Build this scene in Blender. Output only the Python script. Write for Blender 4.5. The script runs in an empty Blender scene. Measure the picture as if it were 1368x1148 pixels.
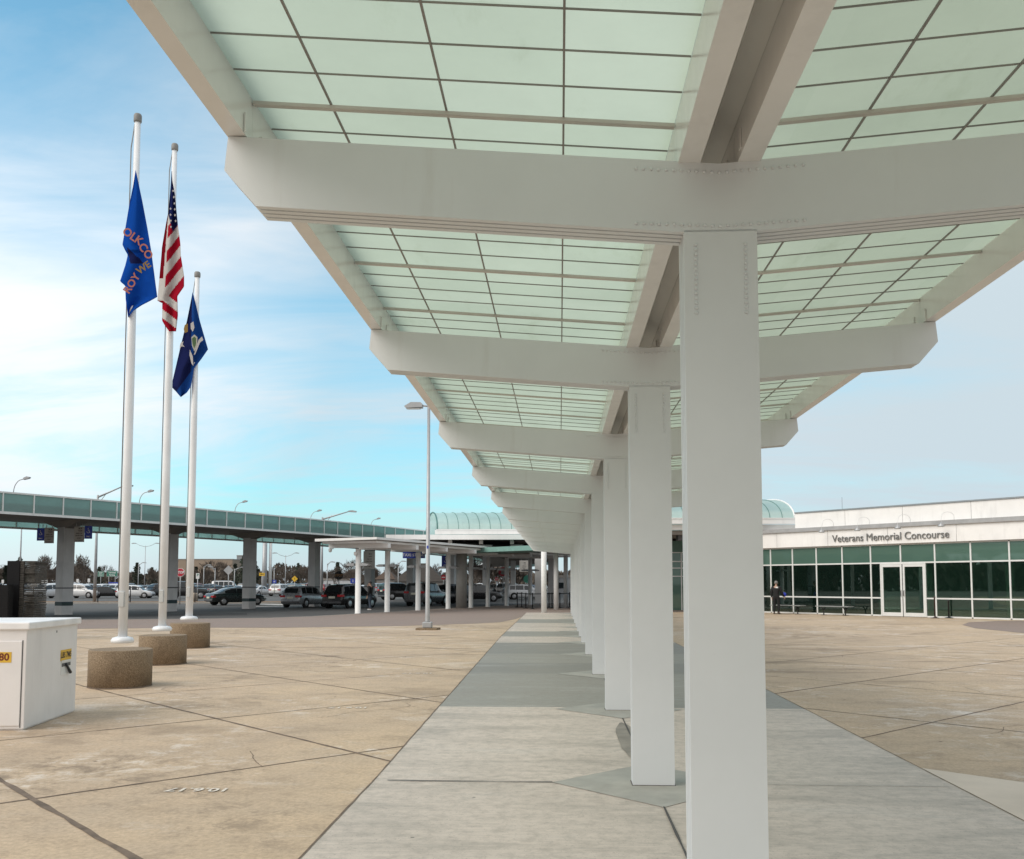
import bpy, bmesh, math, random
from math import sin, cos, tan, atan, atan2, pi, radians, sqrt, hypot
from mathutils import Vector, Matrix
random.seed(7)
D_ = bpy.data
scene = bpy.context.scene
COL = scene.collection

# ------------------------------------------------------------------ camera frame
F_PX, CX, CY, EYE = 1250.0, 684.0, 691.0, 1.6
PITCH = atan(89 / F_PX)
YAW = atan(64 / F_PX * cos(PITCH))
f0 = Vector((-sin(YAW), cos(YAW), 0)); vR = Vector((cos(YAW), sin(YAW), 0)); vZ = Vector((0, 0, 1))
vF = f0 * cos(PITCH) + vZ * sin(PITCH); vU = -f0 * sin(PITCH) + vZ * cos(PITCH)
CAM = Vector((0, 0, EYE))
ROAD = -0.15

def ray(x, y): return vF + vR * ((x - CX) / F_PX) - vU * ((y - CY) / F_PX)
def onz(x, y, z=0.0):
    d = ray(x, y); return CAM + d * ((z - EYE) / d.z)
def ony(x, y, Y):
    d = ray(x, y); return CAM + d * (Y / d.y)
def atd(x, y, dist):
    d = ray(x, y); return CAM + d * dist
def depth(p): return (Vector(p) - CAM).dot(vF)

# ------------------------------------------------------------------ mesh builder
class MB:
    def __init__(s): s.v = []; s.f = []; s.m = []; s.sm = []
    def add(s, vs, fs, m=0, smooth=False, M=None):
        o = len(s.v)
        for p in vs:
            p = Vector(p); s.v.append(M @ p if M else p)
        for f in fs: s.f.append([i + o for i in f]); s.m.append(m); s.sm.append(smooth)
        return s
    def box(s, x0, x1, y0, y1, z0, z1, m=0, M=None):
        vs = [(x0,y0,z0),(x1,y0,z0),(x1,y1,z0),(x0,y1,z0),(x0,y0,z1),(x1,y0,z1),(x1,y1,z1),(x0,y1,z1)]
        return s.add(vs, [(0,3,2,1),(4,5,6,7),(0,1,5,4),(1,2,6,5),(2,3,7,6),(3,0,4,7)], m, False, M)
    def bbox(s, x0, x1, y0, y1, z0, z1, b=0.01, m=0, M=None):   # box with bevelled edges
        bm = bmesh.new(); bmesh.ops.create_cube(bm, size=1)
        for v in bm.verts: v.co = Vector((x0 + (v.co.x+.5)*(x1-x0), y0 + (v.co.y+.5)*(y1-y0), z0 + (v.co.z+.5)*(z1-z0)))
        bmesh.ops.bevel(bm, geom=bm.edges[:], offset=b, segments=2, affect='EDGES', profile=.5)
        bm.verts.index_update()
        s.add([v.co.copy() for v in bm.verts], [[v.index for v in f.verts] for f in bm.faces], m, False, M); bm.free(); return s
    def prism(s, poly, a0, a1, axis='y', m=0, M=None):          # 2-D outline pushed along an axis
        def P(p, a):
            return (p[0], a, p[1]) if axis == 'y' else ((p[0], p[1], a) if axis == 'z' else (a, p[0], p[1]))
        n = len(poly); vs = [P(p, a0) for p in poly] + [P(p, a1) for p in poly]
        fs = [list(range(n)), list(range(2*n-1, n-1, -1))] + [(i, i+n, (i+1) % n + n, (i+1) % n) for i in range(n)]
        return s.add(vs, fs, m, False, M)
    def tube(s, pts, rs, n=8, m=0, cap=True, M=None):
        pts = [Vector(p) for p in pts]
        if not hasattr(rs, '__len__'): rs = [rs] * len(pts)
        vs = []; up = None
        for i, p in enumerate(pts):
            t = (pts[min(i+1, len(pts)-1)] - pts[max(i-1, 0)]).normalized()
            if up is None: up = Vector((0, 0, 1)) if abs(t.z) < .9 else Vector((1, 0, 0))
            a = t.cross(up).normalized(); b = a.cross(t).normalized(); up = b
            for k in range(n):
                q = 2*pi*k/n; vs.append(p + (a*cos(q) + b*sin(q)) * rs[i])
        fs = [(i*n+k, i*n+(k+1) % n, (i+1)*n+(k+1) % n, (i+1)*n+k) for i in range(len(pts)-1) for k in range(n)]
        s.add(vs, fs, m, True, M)
        if cap:
            s.add(vs[:n], [list(range(n-1, -1, -1))], m, False, M); s.add(vs[-n:], [list(range(n))], m, False, M)
        return s
    def lathe(s, prof, c=(0, 0, 0), n=24, m=0, axis='z', M=None, smooth=True):
        vs = []
        for r, z in prof:
            for k in range(n):
                q = 2*pi*k/n
                p = (r*cos(q), r*sin(q), z) if axis == 'z' else ((r*cos(q), z, r*sin(q)) if axis == 'y' else (z, r*cos(q), r*sin(q)))
                vs.append((p[0]+c[0], p[1]+c[1], p[2]+c[2]))
        fs = [(i*n+k, i*n+(k+1) % n, (i+1)*n+(k+1) % n, (i+1)*n+k) for i in range(len(prof)-1) for k in range(n)]
        s.add(vs, fs, m, smooth, M)
        s.add(vs[:n], [list(range(n))], m, False, M); s.add(vs[-n:], [list(range(n))], m, False, M)
        return s
    def grid(s, fn, nu, nv, m=0, smooth=True, M=None, mf=None):
        vs = [fn(i/nu, j/nv) for j in range(nv+1) for i in range(nu+1)]
        for j in range(nv):
            for i in range(nu):
                pass
        o = len(s.v)
        for p in vs: s.v.append(M @ Vector(p) if M else Vector(p))
        for j in range(nv):
            for i in range(nu):
                a = j*(nu+1)+i
                s.f.append([o+a, o+a+1, o+a+nu+2, o+a+nu+1]); s.m.append(mf((i+.5)/nu, (j+.5)/nv) if mf else m); s.sm.append(smooth)
        return s
    def build(s, name, mats, parent=None, fixn=True):
        me = D_.meshes.new(name); me.from_pydata([tuple(v) for v in s.v], [], s.f)
        if not isinstance(mats, (list, tuple)): mats = [mats]
        for m in mats: me.materials.append(m)
        me.polygons.foreach_set('material_index', s.m); me.polygons.foreach_set('use_smooth', s.sm)
        if fixn:
            bm = bmesh.new(); bm.from_mesh(me); bmesh.ops.remove_doubles(bm, verts=bm.verts, dist=1e-5)
            bmesh.ops.recalc_face_normals(bm, faces=bm.faces); bm.to_mesh(me); bm.free()
        me.update()
        o = D_.objects.new(name, me); COL.objects.link(o)
        if parent: o.parent = parent
        return o

def tag(o, label=None, cat=None, group=None, kind=None):
    if label: o['label'] = label
    if cat: o['category'] = cat
    if group: o['group'] = group
    if kind: o['kind'] = kind
    return o
def thing(name, label, cat, loc=(0, 0, 0), rz=0.0, group=None):
    o = D_.objects.new(name, None); COL.objects.link(o); o.location = loc; o.rotation_euler = (0, 0, rz)
    o.empty_display_size = .2
    return tag(o, label, cat, group)
def kids(o): return [c for c in D_.objects if c.parent == o]
def copy_tree(o, parent=None, cache={}):
    c = o.copy(); COL.objects.link(c)
    if parent: c.parent = parent
    for ch in kids(o): copy_tree(ch, c)
    return c

def text_geo(body, size, extrude=0.0, offset=0.0, align='CENTER', spacing=1.0):
    cu = D_.curves.new('lettering', 'FONT'); cu.body = body; cu.size = size; cu.extrude = extrude; cu.offset = offset
    cu.align_x = align; cu.align_y = 'CENTER'; cu.space_character = spacing; cu.resolution_u = 3
    o = D_.objects.new('lettering', cu); COL.objects.link(o)
    dg = bpy.context.evaluated_depsgraph_get(); ev = o.evaluated_get(dg); me = ev.to_mesh()
    vs = [v.co.copy() for v in me.vertices]; fs = [list(p.vertices) for p in me.polygons]
    ev.to_mesh_clear(); D_.objects.remove(o); D_.curves.remove(cu)
    return vs, fs
def plane_M(origin, right, up):
    r = Vector(right).normalized(); u = Vector(up).normalized(); n = r.cross(u)
    M = Matrix((r, u, n)).transposed().to_4x4(); M.translation = Vector(origin); return M

# ------------------------------------------------------------------ materials
def lnk(nt, a, b): nt.links.new(a, b)
def newmat(name):
    m = D_.materials.new(name); m.use_nodes = True; nt = m.node_tree
    return m, nt, nt.nodes['Principled BSDF']
def N(nt, t, **kw):
    n = nt.nodes.new(t)
    for k, v in kw.items():
        if k in n.inputs: n.inputs[k].default_value = v
        else: setattr(n, k, v)
    return n
def coords(nt, scale=(1, 1, 1), kind='Object', rot=(0, 0, 0)):
    tc = N(nt, 'ShaderNodeTexCoord'); mp = N(nt, 'ShaderNodeMapping'); mp.inputs['Scale'].default_value = scale; mp.inputs['Rotation'].default_value = rot
    lnk(nt, tc.outputs[kind], mp.inputs['Vector']); return mp.outputs['Vector']
def noise(nt, vec, scale, detail=6, rough=.6, dist=0.0):
    n = N(nt, 'ShaderNodeTexNoise'); n.inputs['Scale'].default_value = scale; n.inputs['Detail'].default_value = detail
    n.inputs['Roughness'].default_value = rough; n.inputs['Distortion'].default_value = dist; lnk(nt, vec, n.inputs['Vector']); return n.outputs['Fac']
def ramp(nt, fac, stops, interp='LINEAR'):
    r = N(nt, 'ShaderNodeValToRGB'); cr = r.color_ramp; cr.interpolation = interp
    while len(cr.elements) < len(stops): cr.elements.new(.5)
    for e, (p, c) in zip(cr.elements, stops):
        e.position = p; e.color = (c, c, c, 1) if not hasattr(c, '__len__') else (*c[:3], 1)
    lnk(nt, fac, r.inputs['Fac']); return r.outputs['Color']
def mix(nt, fac, a, b, mode='MIX'):
    n = N(nt, 'ShaderNodeMix', data_type='RGBA', blend_type=mode)
    for sock, v in ((n.inputs[0], fac), (n.inputs[6], a), (n.inputs[7], b)):
        if hasattr(v, 'links'): lnk(nt, v, sock)
        elif hasattr(v, '__len__'): sock.default_value = (*v[:3], 1)
        else: sock.default_value = v
    return n.outputs[2]
def bump(nt, bs, h, strength=.2, dist=.01):
    b = N(nt, 'ShaderNodeBump'); b.inputs['Strength'].default_value = strength; b.inputs['Distance'].default_value = dist
    lnk(nt, h, b.inputs['Height']); lnk(nt, b.outputs['Normal'], bs.inputs['Normal'])
_mc = {}
def mat(name, col, rough=.6, metal=0.0, var=.12, sc=3.0, bmp=0.0, spec=.5, coat=0.0, grime=0.0):
    if name in _mc: return _mc[name]
    m, nt, bs = newmat(name)
    v = coords(nt); n = noise(nt, v, sc)
    d = tuple(max(0, c*(1-var)) for c in col); l = tuple(min(1, c*(1+var)) for c in col)
    c = ramp(nt, n, [(.3, d), (.7, l)])
    if grime:
        g = noise(nt, coords(nt, (1, 1, .18)), 2.2, 8, .7)
        c = mix(nt, ramp(nt, g, [(.52, 0), (.78, grime)]), c, tuple(x*.45 for x in col))
    lnk(nt, c, bs.inputs['Base Color'])
    r2 = noise(nt, v, sc*4); rr = N(nt, 'ShaderNodeMapRange'); rr.inputs['To Min'].default_value = max(0, rough-.06); rr.inputs['To Max'].default_value = min(1, rough+.06)
    lnk(nt, r2, rr.inputs['Value']); lnk(nt, rr.outputs['Result'], bs.inputs['Roughness'])
    bs.inputs['Metallic'].default_value = metal; bs.inputs['Specular IOR Level'].default_value = spec
    if coat: bs.inputs['Coat Weight'].default_value = coat
    if bmp: bump(nt, bs, noise(nt, v, sc*12), bmp, .004)
    _mc[name] = m; return m

def concrete_tan():
    m, nt, bs = newmat('tan_concrete'); v = coords(nt)
    big = noise(nt, v, .22, 5, .6, .6); mid = noise(nt, v, 1.3, 8, .65); fine = noise(nt, v, 26, 6, .7); sp = noise(nt, v, 90, 2, .5)
    c = ramp(nt, big, [(.3, (.50, .385, .275)), (.5, (.62, .475, .33)), (.72, (.67, .515, .345))])
    c = mix(nt, ramp(nt, mid, [(.35, .0), (.7, .5)]), c, (.44, .36, .28))
    # stains that have dried into the slabs
    st = noise(nt, coords(nt, (.45, 1, 1), rot=(0, 0, .5)), .8, 9, .62, .4)
    c = mix(nt, ramp(nt, st, [(.545, 0), (.68, .62)]), c, (.22, .165, .115))
    wh = noise(nt, coords(nt, (.6, 1.1, 1), rot=(0, 0, -.4)), .42, 12, .72, .9)
    c = mix(nt, ramp(nt, wh, [(.56, 0), (.66, .65)]), c, (.76, .69, .61))
    m5 = noise(nt, v, 3.2, 12, .78, 0); c = mix(nt, ramp(nt, m5, [(.34, .42), (.5, 0)]), c, (.27, .205, .145)); c = mix(nt, ramp(nt, m5, [(.55, 0), (.7, .2)]), c, (.66, .54, .41))
    c = mix(nt, ramp(nt, fine, [(.32, .5), (.62, 0)]), c, (.25, .195, .145))
    c = mix(nt, ramp(nt, sp, [(.24, .5), (.36, 0)]), c, (.16, .13, .1))
    sp2 = noise(nt, v, 2.3, 14, .8, .4); pt = noise(nt, v, .3, 4, .5)
    msk = mix(nt, 1.0, ramp(nt, sp2, [(.52, 0), (.58, 1)]), ramp(nt, mix(nt, .5, pt, noise(nt, coords(nt, (1, 1, 1), rot=(0, 0, 2)), .9, 3)), [(.50, 0), (.60, 1)]), 'MULTIPLY'); c = mix(nt, mix(nt, 1.0, msk, (.5, .5, .5), 'MULTIPLY'), c, (.78, .73, .67))
    pt2 = noise(nt, coords(nt, (1, 1, 1), rot=(0, 0, 1)), .27, 5, .55); msk2 = mix(nt, 1.0, ramp(nt, sp2, [(.40, 1), (.50, 0)]), ramp(nt, pt2, [(.52, 0), (.62, 1)]), 'MULTIPLY')
    c = mix(nt, mix(nt, 1.0, msk2, (.7, .7, .7), 'MULTIPLY'), c, (.20, .155, .115))
    vo = N(nt, 'ShaderNodeTexVoronoi'); vo.inputs['Scale'].default_value = 1.7; vo.inputs['Randomness'].default_value = 1; lnk(nt, v, vo.inputs['Vector'])
    c = mix(nt, ramp(nt, vo.outputs['Distance'], [(.025, .85), (.045, 0)]), c, (.09, .07, .055))
    lnk(nt, c, bs.inputs['Base Color']); bs.inputs['Roughness'].default_value = .85; bs.inputs['Specular IOR Level'].default_value = .25
    bump(nt, bs, mix(nt, .5, fine, sp2), .4, .012); return m
def concrete_walk():
    m, nt, bs = newmat('grey_walk_concrete'); v = coords(nt)
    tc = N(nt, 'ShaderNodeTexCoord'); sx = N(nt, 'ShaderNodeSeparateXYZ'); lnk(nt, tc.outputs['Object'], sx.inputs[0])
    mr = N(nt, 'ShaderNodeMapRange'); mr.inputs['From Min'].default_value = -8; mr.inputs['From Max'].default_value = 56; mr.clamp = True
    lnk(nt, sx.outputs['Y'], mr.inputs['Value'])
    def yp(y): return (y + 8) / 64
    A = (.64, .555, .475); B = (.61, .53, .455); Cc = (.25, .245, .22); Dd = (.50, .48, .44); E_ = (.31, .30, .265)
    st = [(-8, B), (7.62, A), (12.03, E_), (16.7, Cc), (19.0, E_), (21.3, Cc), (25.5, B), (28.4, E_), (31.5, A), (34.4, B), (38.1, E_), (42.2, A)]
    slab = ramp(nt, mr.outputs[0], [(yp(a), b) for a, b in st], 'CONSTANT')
    stre = noise(nt, coords(nt, (.5, 1.9, 1)), .9, 10, .66, .5)
    c = mix(nt, ramp(nt, stre, [(.33, .5), (.5, 0)]), slab, (.28, .26, .225))
    c = mix(nt, ramp(nt, stre, [(.56, 0), (.76, .5)]), c, (.55, .525, .485))
    mid = noise(nt, v, .9, 7, .6); c = mix(nt, ramp(nt, mid, [(.5, 0), (.75, .35)]), c, (.31, .275, .23))
    grit = noise(nt, v, 9, 10, .72); c = mix(nt, ramp(nt, grit, [(.36, .35), (.55, 0)]), c, (.22, .2, .17))
    br = noise(nt, coords(nt, (2.5, 90, 1)), 1.0, 3, .6); c = mix(nt, ramp(nt, br, [(.35, .25), (.6, 0)]), c, (.2, .195, .175))
    sp = noise(nt, v, 70, 3, .6); c = mix(nt, ramp(nt, sp, [(.28, .6), (.4, 0)]), c, (.15, .14, .12))
    vo = N(nt, 'ShaderNodeTexVoronoi'); vo.inputs['Scale'].default_value = 2.1; lnk(nt, v, vo.inputs['Vector']); c = mix(nt, ramp(nt, vo.outputs['Distance'], [(.02, .8), (.035, 0)]), c, (.12, .11, .10))
    lnk(nt, c, bs.inputs['Base Color']); bs.inputs['Roughness'].default_value = .62; bs.inputs['Specular IOR Level'].default_value = .3
    bump(nt, bs, br, .12, .004); return m
def pavers():
    m, nt, bs = newmat('pinkish_brick_pavers'); v = coords(nt, (1, 1, 1), rot=(0, 0, .78))
    b = N(nt, 'ShaderNodeTexBrick'); b.inputs['Scale'].default_value = 5; b.inputs['Mortar Size'].default_value = .012
    b.inputs['Color1'].default_value = (.30, .225, .185, 1); b.inputs['Color2'].default_value = (.26, .20, .17, 1); b.inputs['Mortar'].default_value = (.19, .16, .14, 1)
    lnk(nt, v, b.inputs['Vector']); n = noise(nt, coords(nt), .5, 8, .65)
    c = mix(nt, ramp(nt, n, [(.4, 0), (.7, .5)]), b.outputs['Color'], (.23, .19, .165))
    lnk(nt, c, bs.inputs['Base Color']); bs.inputs['Roughness'].default_value = .85; return m
def asphalt():
    m, nt, bs = newmat('worn_asphalt'); v = coords(nt)
    a = noise(nt, coords(nt, (.25, 1, 1), rot=(0, 0, -.25)), .25, 7, .6); b = noise(nt, v, 14, 4, .7)
    c = ramp(nt, a, [(.35, (.075, .072, .068)), (.65, (.125, .12, .113))])
    c = mix(nt, ramp(nt, b, [(.3, .35), (.6, 0)]), c, (.04, .04, .04))
    lnk(nt, c, bs.inputs['Base Color']); bs.inputs['Roughness'].default_value = .85; return m
def white_paint():
    m, nt, bs = newmat('white_painted_steel'); v = coords(nt)
    n = noise(nt, v, 1.5, 5); c = ramp(nt, n, [(.3, (.66, .68, .695)), (.7, (.71, .73, .745))])
    g = noise(nt, coords(nt, (3, 3, .35)), 1.4, 8, .68); c = mix(nt, ramp(nt, g, [(.6, 0), (.85, .28)]), c, (.40, .36, .31))
    sc_ = noise(nt, coords(nt, (1, 1, 2.5)), 13, 10, .75); c = mix(nt, ramp(nt, sc_, [(.66, 0), (.72, .35)]), c, (.42, .40, .37))
    pp = noise(nt, v, .35, 3); c = mix(nt, ramp(nt, pp, [(.4, 0), (.7, .12)]), c, (.55, .53, .48))
    bump(nt, bs, noise(nt, v, 60, 3), .06, .002)
    lnk(nt, c, bs.inputs['Base Color']); bs.inputs['Roughness'].default_value = .48; bs.inputs['Specular IOR Level'].default_value = .35
    return m
def translucent(name, col, mixd=.25, gl=0.0):
    m, nt, bs = newmat(name); nt.nodes.remove(bs); out = nt.nodes['Material Output']
    n = noise(nt, coords(nt), .8, 10, .65); c = ramp(nt, n, [(.3, tuple(x*.88 for x in col)), (.62, col)])
    t = N(nt, 'ShaderNodeBsdfTranslucent'); d = N(nt, 'ShaderNodeBsdfDiffuse'); lnk(nt, c, t.inputs[0]); lnk(nt, c, d.inputs[0])
    ms = N(nt, 'ShaderNodeMixShader'); ms.inputs[0].default_value = mixd; lnk(nt, t.outputs[0], ms.inputs[1]); lnk(nt, d.outputs[0], ms.inputs[2])
    res = ms.outputs[0]
    if gl:
        g = N(nt, 'ShaderNodeBsdfGlossy'); g.inputs['Roughness'].default_value = .15; m2 = N(nt, 'ShaderNodeMixShader'); m2.inputs[0].default_value = gl
        lnk(nt, res, m2.inputs[1]); lnk(nt, g.outputs[0], m2.inputs[2]); res = m2.outputs[0]
    lnk(nt, res, out.inputs[0]); return m
def clearish(name, col, glossy=.0, rough=.03, ior=1.5, dif=0.0, difc=(.1, .2, .16)):
    m, nt, bs = newmat(name); nt.nodes.remove(bs); out = nt.nodes['Material Output']
    t = N(nt, 'ShaderNodeBsdfTransparent'); t.inputs[0].default_value = (*col, 1); g = N(nt, 'ShaderNodeBsdfGlossy'); g.inputs['Roughness'].default_value = rough
    g.inputs[0].default_value = (.8, .95, .88, 1)
    lw = N(nt, 'ShaderNodeFresnel'); lw.inputs['IOR'].default_value = ior
    ms = N(nt, 'ShaderNodeMixShader'); base = t.outputs[0]
    if dif:
        d = N(nt, 'ShaderNodeBsdfDiffuse'); d.inputs[0].default_value = (*difc, 1); md = N(nt, 'ShaderNodeMixShader'); md.inputs[0].default_value = dif
        lnk(nt, base, md.inputs[1]); lnk(nt, d.outputs[0], md.inputs[2]); base = md.outputs[0]
    lnk(nt, lw.outputs[0], ms.inputs[0]); lnk(nt, base, ms.inputs[1]); lnk(nt, g.outputs[0], ms.inputs[2]); lnk(nt, ms.outputs[0], out.inputs[0])
    return m
def carpaint(name, col, metal=0.0): return mat(name, col, .28, metal, .04, 2, 0, .5, .6)

M_TAN, M_WALK, M_PAV, M_ASP, M_WHITE = concrete_tan(), concrete_walk(), pavers(), asphalt(), white_paint()
M_JOINT = mat('dark_joint_filler', (.165, .122, .09), .9, 0, .4, 6)
M_GROOVE = mat('dark_groove', (.08, .075, .07), .9)
M_JOINT2 = mat('grey_saw_cut', (.43, .40, .355), .9, 0, .3, 6)
M_PANEL = translucent('translucent_roof_panel', (.60, .66, .57), .12)
def pane_variation(m):      # each pane of the roof has aged a little differently
    nt = m.node_tree; tc = N(nt, 'ShaderNodeTexCoord'); mp = N(nt, 'ShaderNodeMapping'); mp.inputs['Scale'].default_value = (1/.555, 1/.2857, 0); mp.inputs['Location'].default_value = (.28, 0, 0)
    lnk(nt, tc.outputs['Object'], mp.inputs['Vector']); fl = N(nt, 'ShaderNodeVectorMath', operation='FLOOR'); lnk(nt, mp.outputs['Vector'], fl.inputs[0])
    wn = N(nt, 'ShaderNodeTexWhiteNoise'); lnk(nt, fl.outputs[0], wn.inputs['Vector']); oi = N(nt, 'ShaderNodeObjectInfo')
    st = noise(nt, coords(nt, (1, .35, 1)), 2.6, 10, .7)
    v = mix(nt, 1.0, ramp(nt, wn.outputs['Value'], [(0, (.93, .945, .93)), (1, (1, 1, 1))]), ramp(nt, oi.outputs['Random'], [(0, (.94, .95, .93)), (1, (1, 1, 1))]), 'MULTIPLY')
    v = mix(nt, 1.0, v, ramp(nt, st, [(.28, (.88, .885, .85)), (.42, (1, 1, 1))]), 'MULTIPLY')
    for nd in [n for n in nt.nodes if n.type in ('BSDF_TRANSLUCENT', 'BSDF_DIFFUSE')]:
        src = nd.inputs[0].links[0].from_socket; lnk(nt, mix(nt, 1.0, src, v, 'MULTIPLY'), nd.inputs[0])
pane_variation(M_PANEL)
M_SKIN = clearish('outer_panel_skin', (.93, .96, .92), ior=1.25)
M_BAR = mat('dark_panel_grid_bar', (.25, .235, .22), .6)
M_PURL = mat('taupe_purlin_steel', (.56, .52, .48), .5)
M_EDGE = mat('warm_white_edge_steel', (.74, .725, .71), .22, 0, .05, 2, 0, .6, 0, .25)
M_EDGEW = mat('white_gutter_steel', (.60, .58, .54), .5, 0, .06, 2)
M_GREY = mat('galvanised_grey', (.42, .43, .44), .45, .3, .1)
M_DKGREY = mat('dark_grey_metal', (.10, .10, .105), .5, .2)
M_BLACK = mat('black_metal', (.018, .018, .02), .45)
M_RUB = mat('tyre_rubber', (.02, .02, .02), .85)
M_RIM = mat('alloy_rim', (.45, .45, .46), .3, .7)
M_CGLASS = mat('car_window_glass', (.012, .016, .018), .06, 0, .1, 2, 0, .8)
M_RED = mat('tail_lamp_red', (.45, .015, .02), .2)
M_CLEAR = mat('headlamp_lens', (.6, .62, .62), .12)
M_PLATE = mat('licence_plate', (.62, .6, .5), .5)
M_TEAL = translucent('teal_frosted_glass', (.31, .49, .465), .45, .05)
M_TEAL_BACKLIT = translucent('teal_glass_painted_backlit', (.55, .72, .69), .15, .03)  # far-side copy of the teal glass, backlight painted into its paler colour
M_VAULT = translucent('aqua_vault_glazing', (.60, .82, .77), .5, .25)
M_FAC = clearish('green_storefront_glass', (.50, .66, .58), ior=1.95, rough=.012, dif=.08, difc=(.05, .13, .095))
M_FACU = clearish('green_upper_glass', (.14, .26, .21), ior=1.75, rough=.03, dif=.5, difc=(.155, .29, .235))
M_FRAME = mat('pale_aluminium_frame', (.72, .73, .72), .4, .1, .06)
M_BRIGHT = mat('bright_white_roof_paint', (.80, .80, .79), .5, 0, .05, 1, 0, .4, 0, .2)
M_STONE = mat('weathered_white_panel', (.85, .84, .825), .75, 0, .05, .8, 0, .3, 0, .3)
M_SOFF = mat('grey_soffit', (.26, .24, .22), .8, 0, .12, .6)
M_COLM = mat('grey_round_column', (.27, .265, .25), .6)
M_RINGC = mat('pale_grey_pier', (.60, .60, .595), .7, 0, .08, 1.5, 0, .3, 0, .3)
M_AGG = None
def aggregate():
    m, nt, bs = newmat('brown_exposed_aggregate'); v = coords(nt)
    f = noise(nt, v, 60, 4, .7); b = noise(nt, v, 3, 7, .65, .4)
    c = ramp(nt, f, [(.32, (.13, .095, .06)), (.5, (.25, .185, .12)), (.7, (.37, .29, .20))])
    c = mix(nt, ramp(nt, b, [(.5, 0), (.72, .55)]), c, (.12, .085, .055))
    lnk(nt, c, bs.inputs['Base Color']); bs.inputs['Roughness'].default_value = .9; bump(nt, bs, f, .5, .01); return m
M_AGG = aggregate()
M_POLE = mat('white_pole_enamel', (.80, .82, .84), .35, 0, .05, 2, 0, .5, .2, .3)
M_CAPG = mat('weathered_grey_cap', (.24, .24, .235), .6)
M_BOX = mat('white_cabinet_paint', (.80, .775, .765), .45, 0, .04, 2, 0, .4, 0, .25)
M_YEL = mat('yellow_sticker', (.72, .45, .05), .5)
M_INK = mat('dark_ink', (.035, .025, .025), .6)
M_DRED = mat('dark_red_ink', (.16, .012, .012), .6)
M_GRAN = mat('polished_black_granite', (.010, .010, .011), .25, 0, .3, 30, 0, .2)
M_GRANR = mat('rough_split_granite', (.06, .056, .05), .9, 0, .5, 12, .6)
M_ETCH = mat('etched_grey_lettering', (.22, .21, .2), .8)
M_SRED = mat('sign_red', (.50, .03, .05), .4)
M_SWHT = mat('sign_white', (.75, .76, .76), .5)
M_SGRN = mat('sign_green', (.03, .20, .14), .5)
M_SBLU = mat('sign_blue', (.03, .06, .40), .5)
M_SYEL = mat('sign_yellow', (.75, .46, .03), .5)
M_SGRY = mat('sign_board_grey', (.40, .385, .355), .6)
M_SORG = mat('sign_orange_letters', (.45, .25, .12), .6)
M_WPAINT = mat('worn_white_marking', (.58, .57, .54), .8, 0, .2, 5)
M_CHALK = mat('pale_marking_paint', (.68, .62, .54), .9, 0, .2, 20)

# ------------------------------------------------------------------ ground and paving
def sheet(name, poly, z, m, parent=None, thick=0.0):
    mb = MB()
    if thick: mb.prism(poly, z - thick, z, 'z')
    else: mb.add([(p[0], p[1], z) for p in poly], [list(range(len(poly)))])
    o = mb.build(name, m, parent)
    if not parent: o['kind'] = 'structure'
    return o
sheet('ground', [(-1500, -1500), (1500, -1500), (1500, 1500), (-1500, 1500)], ROAD, M_ASP)
curb = [(-60, 33), (-40, 37.5), (-30, 39.3), (-21.5, 40.95), (-17, 42.1), (-13.6, 43.6), (-12.2, 45.6), (-11.0, 49.25), (-9.45, 53.6), (-7.6, 60.0), (-5.4, 66), (-3.3, 71.8), (-.5, 78), (6, 84), (20, 88)]
plaza_poly = curb + [(60, 88), (60, -25), (-60, -25)]
sheet('plaza', plaza_poly, 0, M_TAN, thick=.3)
# pale concrete kerb along the road edge, a real lip on the plaza edge
mb = MB()
for a, b in zip(curb[:-1], curb[1:]):
    a = Vector((*a, 0)); b = Vector((*b, 0)); t = (b-a).normalized(); n = Vector((-t.y, t.x, 0))
    mb.add([a + n*.02, b + n*.02, b - n*.16, a - n*.16], [(0, 1, 2, 3)])
    mb.add([a + n*.02, b + n*.02, b + n*.02 + Vector((0, 0, -.16)), a + n*.02 + Vector((0, 0, -.16))], [(0, 1, 2, 3)])
k = mb.build('kerb', mat('kerb_concrete', (.33, .31, .28), .85, 0, .15, 2)); k['kind'] = 'structure'; k.location.z = .010
band_in = [(-60, 23), (-40, 28), (-26, 30.6), (-17.2, 32.56), (-13.5, 33.5), (-9.5, 34.0), (-7.5, 34.75), (-5.9, 35.5), (-4.6, 36.5), (-3.3, 37.7), (-2.5, 39.0), (-2.0, 42.5), (-1.8, 46.8), (-1.6, 49)]
inner = [(p[0] + .15, p[1] - .05) for p in curb]
sheet('paver_band', band_in + [(2, 51), (8, 54), (14, 60), (18, 70), (20, 86)] + inner[::-1], .004, M_PAV)
arc = [(21.4, 42.2), (18.9, 41.6), (16.9, 39.9), (15.6, 37.4), (14.9, 34.6), (15.0, 31.6), (16, 28.5), (18, 26), (22, 24), (34, 24), (34, 30)]
sheet('paver_patch', arc, .004, M_PAV)
WX0, WX1, AX = -1.52, 3.11, .735
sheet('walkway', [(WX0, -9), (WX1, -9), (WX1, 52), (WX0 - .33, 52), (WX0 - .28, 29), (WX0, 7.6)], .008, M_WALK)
sheet('pale_apron', [(3.13, 8.43), (3.73, 7.87), (9, 2.9), (9, -9), (3.13, -9)], .004, mat('pale_apron_concrete', (.62, .535, .445), .85, 0, .12, 1.2, .2))

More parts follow.
